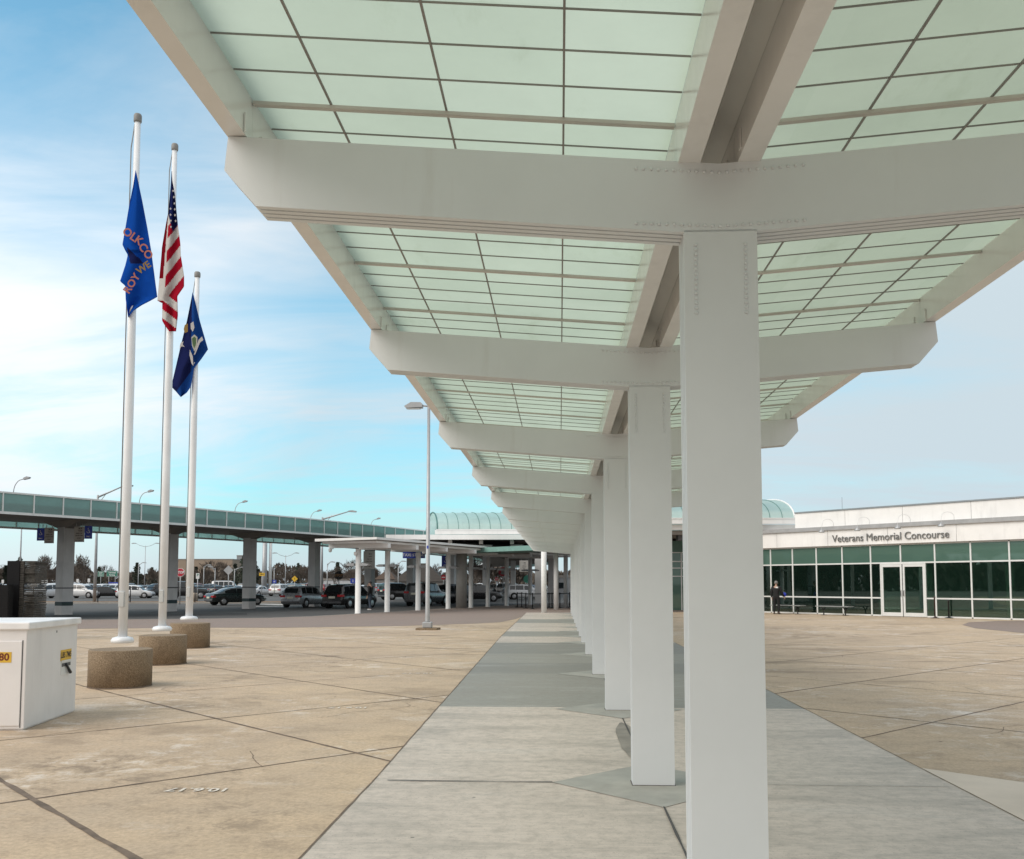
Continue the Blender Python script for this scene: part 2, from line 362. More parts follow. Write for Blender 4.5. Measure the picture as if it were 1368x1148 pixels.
FY = [-18.1, -13.7, -9.3, -4.9, -0.3, 4.2, 7.56, 11.98, 16.64, 21.29, 25.5, 28.5, 31.5, 34.5, 38.1, 42.2, 46.4, 50.4]   # front faces of the canopy frames; unseen bays behind the camera added to cut sky light
def ribbon(mb, a, b, w, z, seg=.22, jit=.005, m=0):
    a = Vector((a[0], a[1], 0)); b = Vector((b[0], b[1], 0)); n_ = max(2, int((b-a).length/seg)); t = (b-a).normalized(); n = Vector((-t.y, t.x, 0))
    L_, R_ = [], []
    for i in range(n_+1):
        p = a.lerp(b, i/n_) + n*random.gauss(0, jit*.6)
        ww = max(.003, w*.5*(1+random.uniform(-.35, .35)))
        L_.append(p + n*ww + vZ*z); R_.append(p - n*ww + vZ*z)
    mb.add(L_ + R_, [(i, i+1, n_+1+i+1, n_+1+i) for i in range(n_)], m)
# diagonal joints in the tan slabs
mb = MB()
def clip_diag(c, sgn, x0, x1, ymin=-8, ymax=None):
    # x+y=c (sgn=1) or y-x=c (sgn=-1) over x range
    return (x0, c - x0 if sgn > 0 else c + x0), (x1, c - x1 if sgn > 0 else c + x1)
for c, w in ((-1.2, .03), (2.98, .05), (6.98, .032), (11.1, .024), (15.5, .022), (20.2, .022), (24.86, .022), (29.2, .022), (33, .022)):
    for x0, x1 in ((-16, WX0), (WX1, 16)):
        x0 = max(x0, c - 33.0) if x0 < 0 else x0
        if x0 >= x1: continue
        ribbon(mb, *clip_diag(c, 1, x0, x1), w, .0035)
for c, w in ((2.6, .03), (6.9, .022), (10.84, .026), (15.15, .02), (19.5, .018), (24, .018), (28.5, .018), (33, .018)):
    for x0, x1 in ((-16, WX0), (WX1, 16)):
        x1 = min(x1, 33.0 - c)
        if x0 >= x1: continue
        ribbon(mb, *clip_diag(c, -1, x0, x1), w, .0030)
ribbon(mb, (WX0+.004, -8), (WX0+.004, 7.6), .013, .0115, jit=.003)
for y in range(-8, 48, 4): ribbon(mb, (WX1, y), (WX1, y+4), .009, .0115, jit=.003)
ribbon(mb, (WX0+.004, 7.6), (WX0-.276, 29), .013, .0115, jit=.003); ribbon(mb, (WX0-.276, 29), (WX0-.325, 50), .016, .0115)
rc = random.Random(9)
for (x, y, a, L_) in ((-5.9, 9.6, .2, 1.1), (-5.2, 13.4, 2.6, 1.6), (-2.9, 11.2, 1.0, 1.8), (-3.4, 16.2, .3, 1.5), (4.6, 10.4, .5, 1.6), (6.2, 14.2, 2.2, 2.2), (5.0, 17.5, .4, 2.6), (8.0, 20.0, 2.4, 3.0), (-7, 21, .4, 3), (-2.6, 8.2, 2.2, .9)):
    p = Vector((x, y)); 
    for k in range(int(L_/.12)):
        a += rc.gauss(0, .28); q = p + Vector((cos(a), sin(a)))*.12; ribbon(mb, p, q, .007, .0032, .06, .002); p = q
j = mb.build('slab_joints', M_JOINT); j['kind'] = 'structure'
# saw cuts of the walkway: one across at each frame, a diamond round each column, a groove on the axis
mb = MB(); dm = MB()
for i, y in enumerate(FY):
    yc = y + .0875; r = .80
    if i:
        pts = [(AX-r, yc), (AX, yc-r), (AX+r, yc), (AX, yc+r)]
        dm.add([(p[0], p[1], .0115) for p in pts], [(0, 1, 2, 3)])
        for a, b in zip(pts, pts[1:] + pts[:1]): ribbon(mb, a, b, .007, .0120, jit=.0006)
    ribbon(mb, (WX0+.12, yc), (AX-r, yc), .020 if i == 6 else .010, .0150, jit=.001, m=1 if i == 6 else 0); ribbon(mb, (AX+r, yc), (WX1-.05, yc), .010, .0150, jit=.001)
    if i+1 < len(FY): ribbon(mb, (AX, yc+r), (AX, FY[i+1]+.0875-r), .016, .0155, jit=.001, m=1)
o = mb.build('walkway_saw_cuts', [M_JOINT2, M_GROOVE]); o['kind'] = 'structure'
o = dm.build('walkway_diamond_slabs', mat('diamond_slab_concrete', (.36, .35, .31), .75, 0, .2, 2.5, .1)); o['kind'] = 'structure'
rs = random.Random(4); pts = []
for k in range(28):
    q = 2*pi*k/28; r = 1 + rs.uniform(-.12, .12); pts.append((AX - .03 + .115*r*cos(q), 9.75 + 1.15*sin(q)*(1 + rs.uniform(-.05, .05))))
sheet('walkway_stain', pts, .0122, mat('damp_stain', (.25, .225, .19), .7, 0, .3, 3))
# spray-painted survey numbers on the slabs
for (px, py, s, nm) in ((265, 1056, .125, 'nearest'), (466, 946, .13, 'middle'), (558, 900, .14, 'farthest')):
    p = onz(px, py)
    vs, fs = text_geo('10.6.17', s*1.35, 0, .004)
    m = MB(); m.add(vs, fs, 0, False, Matrix.Translation((p.x, p.y, .0065)) @ Matrix.Rotation(pi + .04, 4, 'Z') @ Matrix.Shear('XZ', 4, (0, 0)))
    o = m.build('painted_number', M_CHALK, fixn=False)
    tag(o, 'pale spray-painted date on tan slab, %s of the three along the walkway' % nm, 'marking', 'spray-painted survey dates')

# ------------------------------------------------------------------ walkway canopy
def inset(poly, d):
    n = len(poly); out = []; area = sum(poly[i][0]*poly[(i+1) % n][1] - poly[(i+1) % n][0]*poly[i][1] for i in range(n)); sg = 1 if area > 0 else -1
    for i in range(n):
        p0, p1, p2 = Vector(poly[i-1]), Vector(poly[i]), Vector(poly[(i+1) % n])
        a = (p1-p0).normalized(); b = (p2-p1).normalized(); na = Vector((-a.y, a.x))*sg; nb = Vector((-b.y, b.x))*sg
        h = (na+nb).normalized(); out.append(tuple(p1 + h*(d/max(.3, h.dot(na)))))
    return out
can = thing('walkway_canopy', 'white steel walkway canopy with V-shaped beams, square columns and translucent green roof', 'canopy', (AX, 0, 0))
half = [(-.165, 3.19), (-2.12, 3.328), (-2.305, 3.54), (-2.29, 3.705), (0, 3.518)]
beam_poly = [(-.165, 3.20), (-2.15, 3.364), (-2.305, 3.54), (-2.29, 3.705), (0, 3.518), (2.29, 3.705), (2.305, 3.54), (2.15, 3.364), (.165, 3.20)]
ply, gap = .0335, .01367
bcore = inset(beam_poly, .030)
bm_ = MB(); bm_.prism(bcore, .004, .171)
for k in range(4):
    y0 = k*(ply+gap); bm_.prism(beam_poly, y0, y0+ply)
cm_ = MB(); cm_.box(-.145, .145, .004, .171, .004, 3.190)
for k in range(4):
    y0 = k*(ply+gap); cm_.box(-.165, .165, y0, y0+ply, .0, 3.199)
rvs = [MB(), MB()]; rbs = [MB(), MB()]
def rivet(m, x, z): m.lathe([(.0085, 0), (.0075, -.005), (.0035, -.008)], (x, 0, z), 8, 0, 'y')
for k in range(15):
    for s in (0, 1): rivet(rvs[s], (s*2-1)*.112, 3.13 - k*.0225)
for k in range(-11, 12):
    x = k*.0345; rivet(rbs[0], x, 3.475 + abs(x)*.075); rivet(rbs[1], x, 3.225 + abs(x)*.055)
first = {}
def part(key, mb, name, m, parent, loc):
    if key not in first:
        o = mb.build(name, m, parent); first[key] = o
    else:
        o = first[key].copy(); COL.objects.link(o); o.parent = parent
    o.location = loc; return o
bjm = MB(); bjm.box(-.172, .172, -.007, .182, 0, .006)  # dark joint strip, added to paint contact shade round the column foot
for i, y in enumerate(FY):
    c = part('c', cm_, 'column', M_WHITE, can, (0, y, .009)); part('bj', bjm, 'base_contact_joint', M_GROOVE, c, (0, 0, 0))
    b = part('b', bm_, 'beam', M_WHITE, can, (0, y, 0)); 
    if 4 < y < 13:
        for q in (0, 1): part('rc%d' % q, rvs[q], 'rivet_row', M_WHITE, c, (0, 0, 0)); part('rb%d' % q, rbs[q], 'rivet_row', M_WHITE, b, (0, 0, 0))
pe, pc = (-2.205, 3.925), (-.187, 3.76)          # panel line, outer and inner edge
lines_x = [-1.82, -1.265, -.71]
for i in range(len(FY)-1):
    y0, y1 = FY[i] + .0875, FY[i+1] + .0875
    nb = 4*round((y1-y0)/1.144); all_thin = [y0 + (y1-y0)*k/nb for k in range(nb+1)]
    for s in (-1, 1):
        e = MB(); xs = sorted((s*2.295, s*2.205)); e.box(xs[0], xs[1], y0+.001, y1-.001, 3.706, 3.99)
        xs = sorted((s*2.335, s*2.20)); e.box(xs[0], xs[1], y0+.001, y1-.001, 3.992, 4.015)
        for yy in (y0+.12, y1-.12): xs = sorted((s*2.203, s*2.195)); e.box(xs[0], xs[1], yy-.005, yy+.005, 3.71, 3.80)
        e.build('edge_beam', M_EDGE, can)
        e = MB(); xs = sorted((s*.187, s*.085)); e.box(xs[0], xs[1], y0+.001, y1-.001, 3.525, 3.80)
        for yy in (y0+.16, y1-.16): xs = sorted((s*.084, s*.078)); e.box(xs[0], xs[1], yy-.02, yy+.02, 3.55, 3.64)
        e.build('valley_beam', M_EDGE, can)
        p = MB(); th = .045
        A, B = Vector((s*2.203, 0, pe[1])), Vector((s*.189, 0, pc[1]))
        q = [Vector((v.x, yy, v.z)) for v in (A, B) for yy in (y0, y1)]
        up = Vector((0, 0, th)); vs = q + [v+up for v in q]
        p.add(vs, [(0, 2, 3, 1)], 0); p.add(vs, [(4, 5, 7, 6)], 1); p.add(vs, [(0, 1, 5, 4), (2, 6, 7, 3)], 1)
        def zl(x): return pe[1] + (abs(x)-2.205)/(.187-2.205)*(pc[1]-pe[1])
        for x in lines_x:
            x *= -s; p.box(x-.005, x+.005, y0+.002, y1-.002, zl(x)-.009, zl(x)-.0005, 2)
        sl = atan2(pc[1]-pe[1], 2.018)
        for k, yy in enumerate(all_thin):
            if k % 4:
                xs = sorted((s*2.2, s*.19)); w = .003
                vsx = [(x, yy+d, zl(x)-h) for x in xs for d in (-w, w) for h in (.007, .0004)]
                p.add(vsx, [(0, 4, 6, 2), (0, 1, 5, 4), (2, 6, 7, 3)], 2)
        pan = p.build('roof_panel', [M_PANEL, M_SKIN, M_BAR], can, fixn=False)
        for k, yy in enumerate(all_thin):
            if k and k % 4 == 0:
                xs = sorted((s*2.2, s*.19)); w = .016; pm = MB()
                vsx = [(x, yy+d, zl(x)-h) for x in xs for d in (-w, w) for h in (.026, .0095)]
                pm.add(vsx, [(0, 4, 6, 2), (0, 1, 5, 4), (2, 6, 7, 3), (1, 3, 7, 5), (0, 2, 3, 1), (4, 5, 7, 6)])
                pm.build('purlin', M_PURL, pan)
    g = MB(); g.add([(-.084, y0, 3.715), (0, y0, 3.76), (.084, y0, 3.715), (-.084, y1, 3.715), (0, y1, 3.76), (.084, y1, 3.715)], [(0, 1, 4, 3), (1, 2, 5, 4)])
    g.add([(-.084, y0, 3.80), (.084, y0, 3.80), (-.084, y1, 3.80), (.084, y1, 3.80)], [(0, 1, 3, 2)])
    g.build('valley_gutter', M_EDGEW, can)

# ------------------------------------------------------------------ flagpoles and flags
pole_info = [((160, 921), 168.5, 152, 866.5, .470, 'nearest flagpole on round brown aggregate pedestal, flying the blue county flag'),
             ((217, 889.5), 218.5, 192, 848, .455, 'tallest white flagpole on brown aggregate pedestal, flying the striped national flag'),
             ((253.5, 867), 253.0, 363, 832, .480, 'farthest of the three flagpoles, flying the dark blue state flag')]
flag_at = []
for k, (b, pxm, ytop, yped, R_, lab) in enumerate(pole_info):
    near = onz(*b); dirv = Vector((near.x, near.y, 0)).normalized(); c = near + dirv*R_; d = depth((c.x, c.y, EYE))
    zped = EYE - (yped - 780)/F_PX*d
    # pole centre: the pixel where it leaves the pedestal
    pb = onz((163.5, 216.5, 252.5)[k], (859, 843, 828.5)[k], zped); d2 = depth(pb)
    px_, py_ = (pb.x, pb.y)
    H = ony((179, 225.2, 261)[k], ytop, py_).z - .045
    t = thing('flagpole', lab, 'flagpole', (c.x, c.y, 0), 0, 'flagpoles on round pedestals')
    m = MB(); m.lathe([(R_*1.0, -.0), (R_*1.0, zped-.015), (R_*.985, zped)], n=48); m.build('pedestal', M_AGG, t)
    m = MB(); m.lathe([(R_*1.012, .001), (R_*1.012, .018)], n=48); m.build('foot_joint', M_JOINT, t)
    lx, ly = px_-c.x, py_-c.y
    r0 = (.078, .085, .095)[k]; r1 = (.052, .056, .062)[k]
    m = MB(); m.lathe([(r0, zped), (r0, zped + (H-zped)*.33), (r0*.985, zped + (H-zped)*.335), (r0*.93, zped+(H-zped)*.55), (r0*.915, zped+(H-zped)*.555), (r1, H-.12)], (lx, ly, 0), 20); m.build('pole', M_POLE, t)
    m = MB(); m.lathe([(r0*2.35, zped+.001), (r0*2.45, zped+.05), (r0*2.1, zped+.09), (r0*1.2, zped+.11)], (lx, ly, 0), 24); m.build('collar', M_POLE, t)
    m = MB(); m.lathe([(r1*1.25, H-.12), (r1*1.35, H-.10), (r1*1.35, H), (r1*1.1, H+.03), (r1*.4, H+.045)], (lx, ly, 0), 16); m.build('cap', M_CAPG, t)
    m = MB(); m.bbox(lx-.045, lx+.05, ly-r0-.03, ly-r0+.03, zped+.62, zped+.88, .006); m.build('access_cover', mat('pole_cover_grey', (.5, .51, .5), .5), t)
    hal = MB(); hal.tube([(lx-r0-.01, ly-.02, zped+.9), (lx-r1-.045, ly-.02, H-.6), (lx-r1*.8, ly-.02, H-.16)], .010, 6); hal.build('halyard', M_CAPG, t)
    flag_at.append((px_, py_, d2))
def lerp_tab(tab, y):
    for (a, b), (c, d) in zip(tab, tab[1:]):
        if a <= y <= c: return b + (d-b)*((y-a)/(c-a) if c > a else 0)
    return tab[0][1] if y < tab[0][0] else tab[-1][1]
def make_flag(name, lab, k, Ltab, Rtab, mats, facemat, folds, nu=36, nv=110, dy=-.16, extra=None):
    X, Y, dd = flag_at[k]; y0, y1 = Ltab[0][0], Ltab[-1][0]
    YP = Y + dy
    def P(px, py, off=0.0):
        p = ony(px, py, YP + off); return p
    def wave(u, v): return folds(u, v)
    def fn(u, v):
        py = y0 + (y1-y0)*v; l, r = lerp_tab(Ltab, py), lerp_tab(Rtab, py); return P(l+(r-l)*u, py, wave(u, v))
    def mf(u, v):
        py = y0 + (y1-y0)*v; l, r = lerp_tab(Ltab, py), lerp_tab(Rtab, py); return facemat(l+(r-l)*u, py, u, v)
    m = MB(); m.grid(fn, nu, nv, mf=mf)
    if extra: extra(m, P)
    o = m.build(name, mats, fixn=False)
    base = Vector((X, Y, 0)); o.data.transform(Matrix.Translation(-base)); o.location = base
    sm = o.modifiers.new('cloth thickness', 'SOLIDIFY'); sm.thickness = .004
    return tag(o, lab, 'flag', 'flags on the three poles')
def cloth(name, col): return translucent(name, col, .6)
c_blue, c_navy_shade, c_red_shade, c_red, c_wht, c_let = cloth('blue_flag_cloth', (.012, .10, .50)), cloth('navy_and_shade_cloth', (.02, .028, .12)), cloth('shaded_red_cloth', (.24, .01, .02)), cloth('red_flag_cloth', (.48, .015, .04)), cloth('white_flag_cloth', (.72, .70, .68)), cloth('salmon_letters', (.62, .26, .20))  # navy also paints fold shade; the darker red is the red in shade
c_lblue, c_gold, c_green, c_cream = cloth('state_blue_cloth', (.02, .09, .36)), cloth('gold_cloth', (.42, .28, .10)), cloth('green_crest_cloth', (.16, .26, .14)), cloth('cream_crest_cloth', (.66, .66, .58))
# county flag
def put_text(body, size, cx, cy, ang, mi, off, mirror=False, offs=.3):
    def ex(m, P):
        vs, fs = text_geo(body, size, 0, offs)
        def q(v):
            x, y = (-v.x if mirror else v.x), -v.y
            return P(cx + x*cos(ang) - y*sin(ang), cy + x*sin(ang) + y*cos(ang), off)
        m.add([q(v) for v in vs], fs, mi)
    return ex
def ex1(m, P):
    put_text('OLK', 15, 177, 316, .62, 1, -.10)(m, P); put_text('CO', 15, 194.5, 336, .95, 1, -.10)(m, P)
    put_text('ROY', 14, 176, 379, -1.0, 1, -.12)(m, P); put_text('WE', 13, 192, 358, -.62, 2, -.12)(m, P)
L1 = [(228, 181), (250, 177.5), (272, 173), (300, 168.5), (327, 163.7), (334, 167), (341, 171), (355, 167.5), (376, 160.5), (382, 167.5), (400, 168), (423.5, 171)]
R1 = [(228, 181.4), (268, 190), (305, 197), (335, 202), (365, 206), (397, 210.2), (402, 201), (408, 189), (415, 178.5), (423.5, 171.3)]
def fm1(px, py, u, v):
    if 331 < py < 352 and px < 171 + (py-331)*1.0 and px > 170 + (py-331)*.2: return 3  # shadow at the fold, painted in navy
    return 0
make_flag('flag', 'bright blue county flag with salmon lettering, hanging limp and folded on the nearest flagpole', 0, L1, R1, [c_blue, c_let, c_gold, c_navy_shade], fm1,
          lambda u, v: .05*sin(u*7+v*5)*min(1, v*4) + (.05 if v > .55 else 0) - .02*cos(v*9), extra=ex1)
# national flag
L2 = [(229, 229.3), (249.5, 227.9), (284, 224.8), (297.6, 222), (315, 219), (331, 216.4), (339, 215.9), (372, 213), (402, 210.4), (405, 217), (428.8, 216.8), (436, 221), (443, 226.5)]
R2 = [(229, 229.8), (242, 230.4), (259, 233.6), (301.8, 237.8), (325.8, 241), (341, 241.5), (369, 246), (383, 246), (396, 237), (421.5, 237.6), (443, 235)]
def fm2(px, py, u, v):
    s = .78*px + .62*py
    if py < 286 or (s < 372 and px > 224.8 + (py-284)*.22): return 0
    fx = 223.5 - (py-330)*.05
    if px < fx and py < 402:
        return 3 if (py < 372 or px < 212) and px < fx-2 + (330-py)*.03 and py < 385 else 2  # layer left of the fold, its shade painted as darker red
    if py > 396:
        t = int((.6*px - .8*py + 400)//9.5) % 2
        return 1 if t else 2
    return 2 if int((s-372.5)//9.6) % 2 == 0 else 1
def ex2(m, P):
    for (x, y) in ((778, 385), (787, 465), (795, 545), (800, 620), (802, 695), (810, 770), (745, 690), (748, 765), (750, 845), (744, 612)):
        cx_, cy_ = 150 + x/9.564, 215 + y/9.564; ring = []
        for k in range(10):
            r = 2.0 if k % 2 == 0 else .85; ring.append(P(cx_ + r*.75*sin(k*pi/5), cy_ - r*cos(k*pi/5), -.075))
        m.add(ring, [list(range(10))], 2)
make_flag('flag', 'red, white and blue striped flag with stars, hanging limp on the tallest flagpole', 1, L2, R2, [c_navy_shade, c_red, c_wht, c_red_shade], fm2,
          lambda u, v: .06*sin(u*9+v*3)*min(1, v*3), nu=44, nv=130, extra=ex2)
# state flag
L3 = [(391, 257.2), (428.8, 249.7), (461.7, 241.5), (490, 235), (516.6, 228.7), (523, 235), (530.5, 241.5)]
R3 = [(391, 257.8), (428.8, 267), (467, 278), (480, 269), (492.8, 259), (516.6, 255.2), (524.8, 249.7), (530.5, 242)]
def fm3(px, py, u, v):
    f = 257 - (py-391)*.02
    if py > 495: f = 256 - (py-495)*.72
    return 1 if px < f else 0  # left half lies in the fold's shadow, painted as navy
def ex3(m, P):
    def blob(pts, mi, off=-.1): m.add([P(150+x/5.466, 330+y/5.466, off) for x, y in pts], [list(range(len(pts)))], mi)
    blob([(578, 660), (600, 640), (622, 660), (620, 720), (600, 765), (582, 720)], 3)
    blob([(582, 670), (600, 655), (612, 668), (610, 715), (598, 740), (588, 715)], 4, -.104)
    blob([(630, 680), (655, 655), (665, 680), (640, 700), (622, 745), (605, 785), (596, 790), (612, 740)], 5)
    blob([(572, 560), (592, 545), (600, 590), (588, 620), (574, 600)], 5)
    blob([(566, 750), (588, 800), (592, 870), (578, 850), (564, 790)], 5)
    blob([(530, 570), (552, 560), (552, 620), (528, 630), (522, 600)], 2)
    blob([(500, 700), (520, 690), (514, 712), (528, 730), (505, 726), (492, 748), (494, 722)], 5)
make_flag('flag', 'dark blue state flag with a cream and green crest, hanging folded on the farthest flagpole', 2, L3, R3, [c_lblue, c_navy_shade, c_gold, c_cream, c_green, c_wht], fm3,
          lambda u, v: .07*sin(u*8+v*2)*min(1, v*3) + .02, extra=ex3)

# ------------------------------------------------------------------ white cabinet, monument, lamp post
A = onz(31.5, 976); B = onz(100, 951)
sd = Vector((B.x-A.x, B.y-A.y, 0)); Ls = sd.length; ang = atan2(sd.y, sd.x) - pi/2
t = thing('utility_cabinet', 'white metal utility cabinet with sloped lid and yellow stickers near the flagpoles', 'cabinet', (A.x, A.y, 0), ang)
W_, Hc = 2.0, 1.10
m = MB(); m.bbox(-W_, 0, 0, Ls, .015, Hc, .008); m.box(-W_+.02, -.02, .02, Ls-.02, 0, .016); m.build('body', M_BOX, t)
m = MB(); m.bbox(-W_-.02, .035, -.03, Ls+.03, Hc-.005, Hc+.075, .012); m.build('lid', mat('cabinet_lid_paint', (.84, .83, .825), .4), t)
m = MB(); m.bbox(-.95, -.045, -.012, .01, .05, Hc-.13, .005); m.bbox(-W_+.04, -.965, -.012, .01, .05, Hc-.13, .005); dr = m.build('door', M_BOX, t)
for q in ((-.966, -.944, -.004, .002, .05), (-.045, -.036, -.003, .003, .03)): m = MB(); m.box(*q, Hc-.12); m.build('door_gap', M_DKGREY, dr)
def sticker(name, origin, right, up, w, h, body, size, ink, parent):
    m = MB(); Mx = plane_M(origin, right, up); m.box(-w/2, w/2, -h/2, h/2, 0, .003, 0, Mx)
    vs, fs = text_geo(body, size, 0, size*.025); m.add([(v.x, v.y, .0045) for v in vs], fs, 1, False, Mx)
    return m.build(name, [M_YEL, ink], parent, fixn=False)
sticker('sticker', (-.30, -.0125, .795), (1, 0, 0), (0, 0, 1), .30, .115, 'LB 80', .11, M_DRED, t)
sticker('sticker', (.001, Ls*.76, .735), (0, 1, 0), (0, 0, 1), .34, .13, 'LBS 7M5', .095, M_INK, t)
m = MB(); y_ = Ls*.76
m.box(.0, .006, y_-.15, y_+.15, .50, .655, 0); m.box(.0061, .010, y_-.135, y_+.135, .60, .64, 1); m.box(.0061, .012, y_-.15, y_+.15, .655, .675, 0)
lt = m.build('latch_plate', [M_FRAME, M_DKGREY], t)
m = MB(); m.tube([(.015, y_-.03, .63), (.03, y_+.03, .56), (.03, y_+.085, .515)], [.012, .016, .02], 8); m.build('latch_handle', M_BLACK, lt)
m = MB(); m.box(.0, .004, Ls*.55, Ls*.55+.015, 1.02, 1.045); m.build('screw_hole', M_DKGREY, t)

dm = 27.0
P0 = atd(10, 749.5, dm); P1 = atd(44.5, 750, dm + .5)
zt = P0.z
t = thing('memorial_stone', 'black polished granite memorial with taller rough-edged slab behind the white cabinet', 'monument', (P0.x, P0.y, 0), YAW)
wd = 16.5/F_PX*dm; tot = 35/F_PX*dm
m = MB(); m.box(0, wd, 0, .30, 0, zt); m.build('polished_slab', M_GRAN, t)
m = MB(); random.seed(3)
nz = 44
for i in range(nz):
    z0, z1 = zt*i/nz, zt*(i+1)/nz - (.010 if i < nz-1 else 0); dx = random.uniform(-.012, .02) if i % 2 else random.uniform(-.02, .012)
    m.box(wd+.002, tot*.62+dx*.3, .03 + random.uniform(-.01, .01), .8, z0, z1)
    m.box(tot*.62+.008, tot+dx, .09 + random.uniform(-.03, .03), .8, z0, z1)
m.build('split_face_slab', M_GRANR, t)
m = MB(); m.box(-1.6, wd+.02, -.62, -.32, 0, zt - 32/F_PX*dm); lo = m.build('front_slab', M_GRAN, t)
m = MB(); zc = zt - 32/F_PX*dm
for k, (s, z, off) in enumerate((('IN HONOR OF ALL', .075, .30), ('VETERANS', .085, .42), ('WHO SERVED', .075, .54))):
    vs, fs = text_geo(s, .11, 0, .002); m.add(vs, fs, 0, False, plane_M((-.35, -.6225, zc-.26-off), (1, 0, 0), (0, 0, 1)))
m.build('etched_lettering', M_ETCH, lo, fixn=False); m = MB()
q = [( -.16 + .15*cos(a*pi/12), -.6225, zc - .27 + .15*sin(a*pi/12)) for a in range(24)]; q2 = [(-.16 + .125*cos(a*pi/12), -.6225, zc - .27 + .125*sin(a*pi/12)) for a in range(24)]
m.add(q+q2, [(i, (i+1) % 24, 24+(i+1) % 24, 24+i) for i in range(24)])
m.build('etched_emblem', M_ETCH, lo, fixn=False)
# plaza lamp post
bp = onz(571, 841.5); d = depth(bp)
t = thing('lamp_post', 'tall grey single-arm lamp post on concrete footing beside the walkway', 'street lamp', (bp.x, bp.y, 0))
def hz(y): return EYE + (780-y)/F_PX*d
m = MB(); m.prism([(-.36, -.36), (.36, -.36), (.42, .3), (-.36, .36)], 0, .07, 'z'); m.build('footing', M_AGG, t)
m = MB(); m.bbox(-.16, .16, -.16, .16, .07, .27, .03); m.build('base_shroud', M_GREY, t)
zt_ = hz(536)
m = MB(); m.lathe([(.085, .27), (.08, .3), (.05, zt_)], n=16); m.build('pole', M_GREY, t)
m = MB(); m.tube([(0, 0, zt_-.10), (-.25, 0, zt_-.06)], .03, 8); m.build('arm', M_GREY, t)
m = MB(); m.prism([(-.22, zt_-.14), (-.80, zt_-.17), (-.86, zt_-.10), (-.62, zt_+.04), (-.28, zt_+.03), (-.22, zt_-.02)], -.16, .16, 'y'); hd = m.build('lamp_head', M_GREY, t)
m = MB(); m.box(-.77, -.30, -.12, .12, zt_-.185, zt_-.170); m.build('lens', M_CLEAR, hd)
m = MB(); m.box(-.03, .03, -.074, -.066, hz(733), hz(729)); m.build('sticker', M_SBLU, t)

# ------------------------------------------------------------------ elevated ring canopy
def ring_pt(s):      # arc length along the near edge, turning slowly left
    th0 = radians(30.2); R_ = 191.0; th = th0 - s/R_
    # integrate heading (sin th, cos th)
    x = -26.41 + R_*(cos(th) - cos(th0)); y = 42.99 - R_*(sin(th) - sin(th0))
    return Vector((x, y, 0)), Vector((sin(th), cos(th), 0))
WR = 11.6; ZT, ZB = 5.95, 4.97
rg = thing('ring_canopy', 'long curving elevated canopy with teal glass fascia on pale piers over the road', 'canopy', (0, 0, 0))
S0, S1 = -9.12, 168
ns = int((S1-S0)/1.52)
m = MB(); rows = []
for k in range(ns+1):
    p, t_ = ring_pt(S0 + 1.52*k); n = Vector((-t_.y, t_.x, 0)); rows.append((p, p + n*WR, n))
vs = []
for p, q, n in rows: vs += [p + n*.08 + vZ*(ZB+.36), (p+q)/2 + vZ*(ZB+.18), q - n*.08 + vZ*(ZB+.36), q - n*.08 + vZ*(ZB+.5), p + n*.08 + vZ*(ZB+.5)]
for k in range(ns):
    a = k*5; b = a+5
    for i in range(5): m.f.append([a+i, a+(i+1) % 5, b+(i+1) % 5, b+i]); m.m.append(0); m.sm.append(False)
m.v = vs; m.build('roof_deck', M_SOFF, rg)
for side in (0, 1):
    fr = MB()
    for k in range(ns):
        a, b = rows[k][side], rows[k+1][side]; n = rows[k][2] * (1 if side == 0 else -1)
        t_ = (b-a).normalized()
        for z0, z1, w in ((ZB-.06, ZB+.06, .10), (ZT-.05, ZT+.03, .08)):
            q = [a-n*.02, b-n*.02, b+n*w, a+n*w]; fr.add([v + vZ*z0 for v in q] + [v + vZ*z1 for v in q], [(0, 1, 2, 3), (4, 5, 6, 7), (0, 1, 5, 4), (2, 3, 7, 6), (0, 3, 7, 4), (1, 2, 6, 5)])
        q = [a-n*.03-t_*.03, a-n*.03+t_*.03, a+n*.06+t_*.03, a+n*.06-t_*.03]
        fr.add([v + vZ*(ZB+.06) for v in q] + [v + vZ*(ZT-.05) for v in q], [(0, 1, 5, 4), (1, 2, 6, 5), (2, 3, 7, 6), (3, 0, 4, 7)])
        if (side == 0 and k < 62) or (side == 1 and k < 36):
            g = MB(); a2, b2 = a + n*.02 + t_*.03, b + n*.02 - t_*.03
            q = [a2, b2, b2+n*.012, a2+n*.012]; g.add([v + vZ*(ZB+.062) for v in q] + [v + vZ*(ZT-.052) for v in q], [(0, 1, 2, 3), (4, 5, 6, 7), (0, 1, 5, 4), (2, 3, 7, 6), (0, 3, 7, 4), (1, 2, 6, 5)])
            g.build('glass_panel', M_TEAL if side == 0 else M_TEAL_BACKLIT, rg)
        else:
            fr.add([a + n*.02 + vZ*(ZB+.062), b + n*.02 + vZ*(ZB+.062), b + n*.02 + vZ*(ZT-.052), a + n*.02 + vZ*(ZT-.052)], [(0, 1, 2, 3)], 1)
    fr.build('fascia_frame', [M_FRAME, M_TEAL], rg)
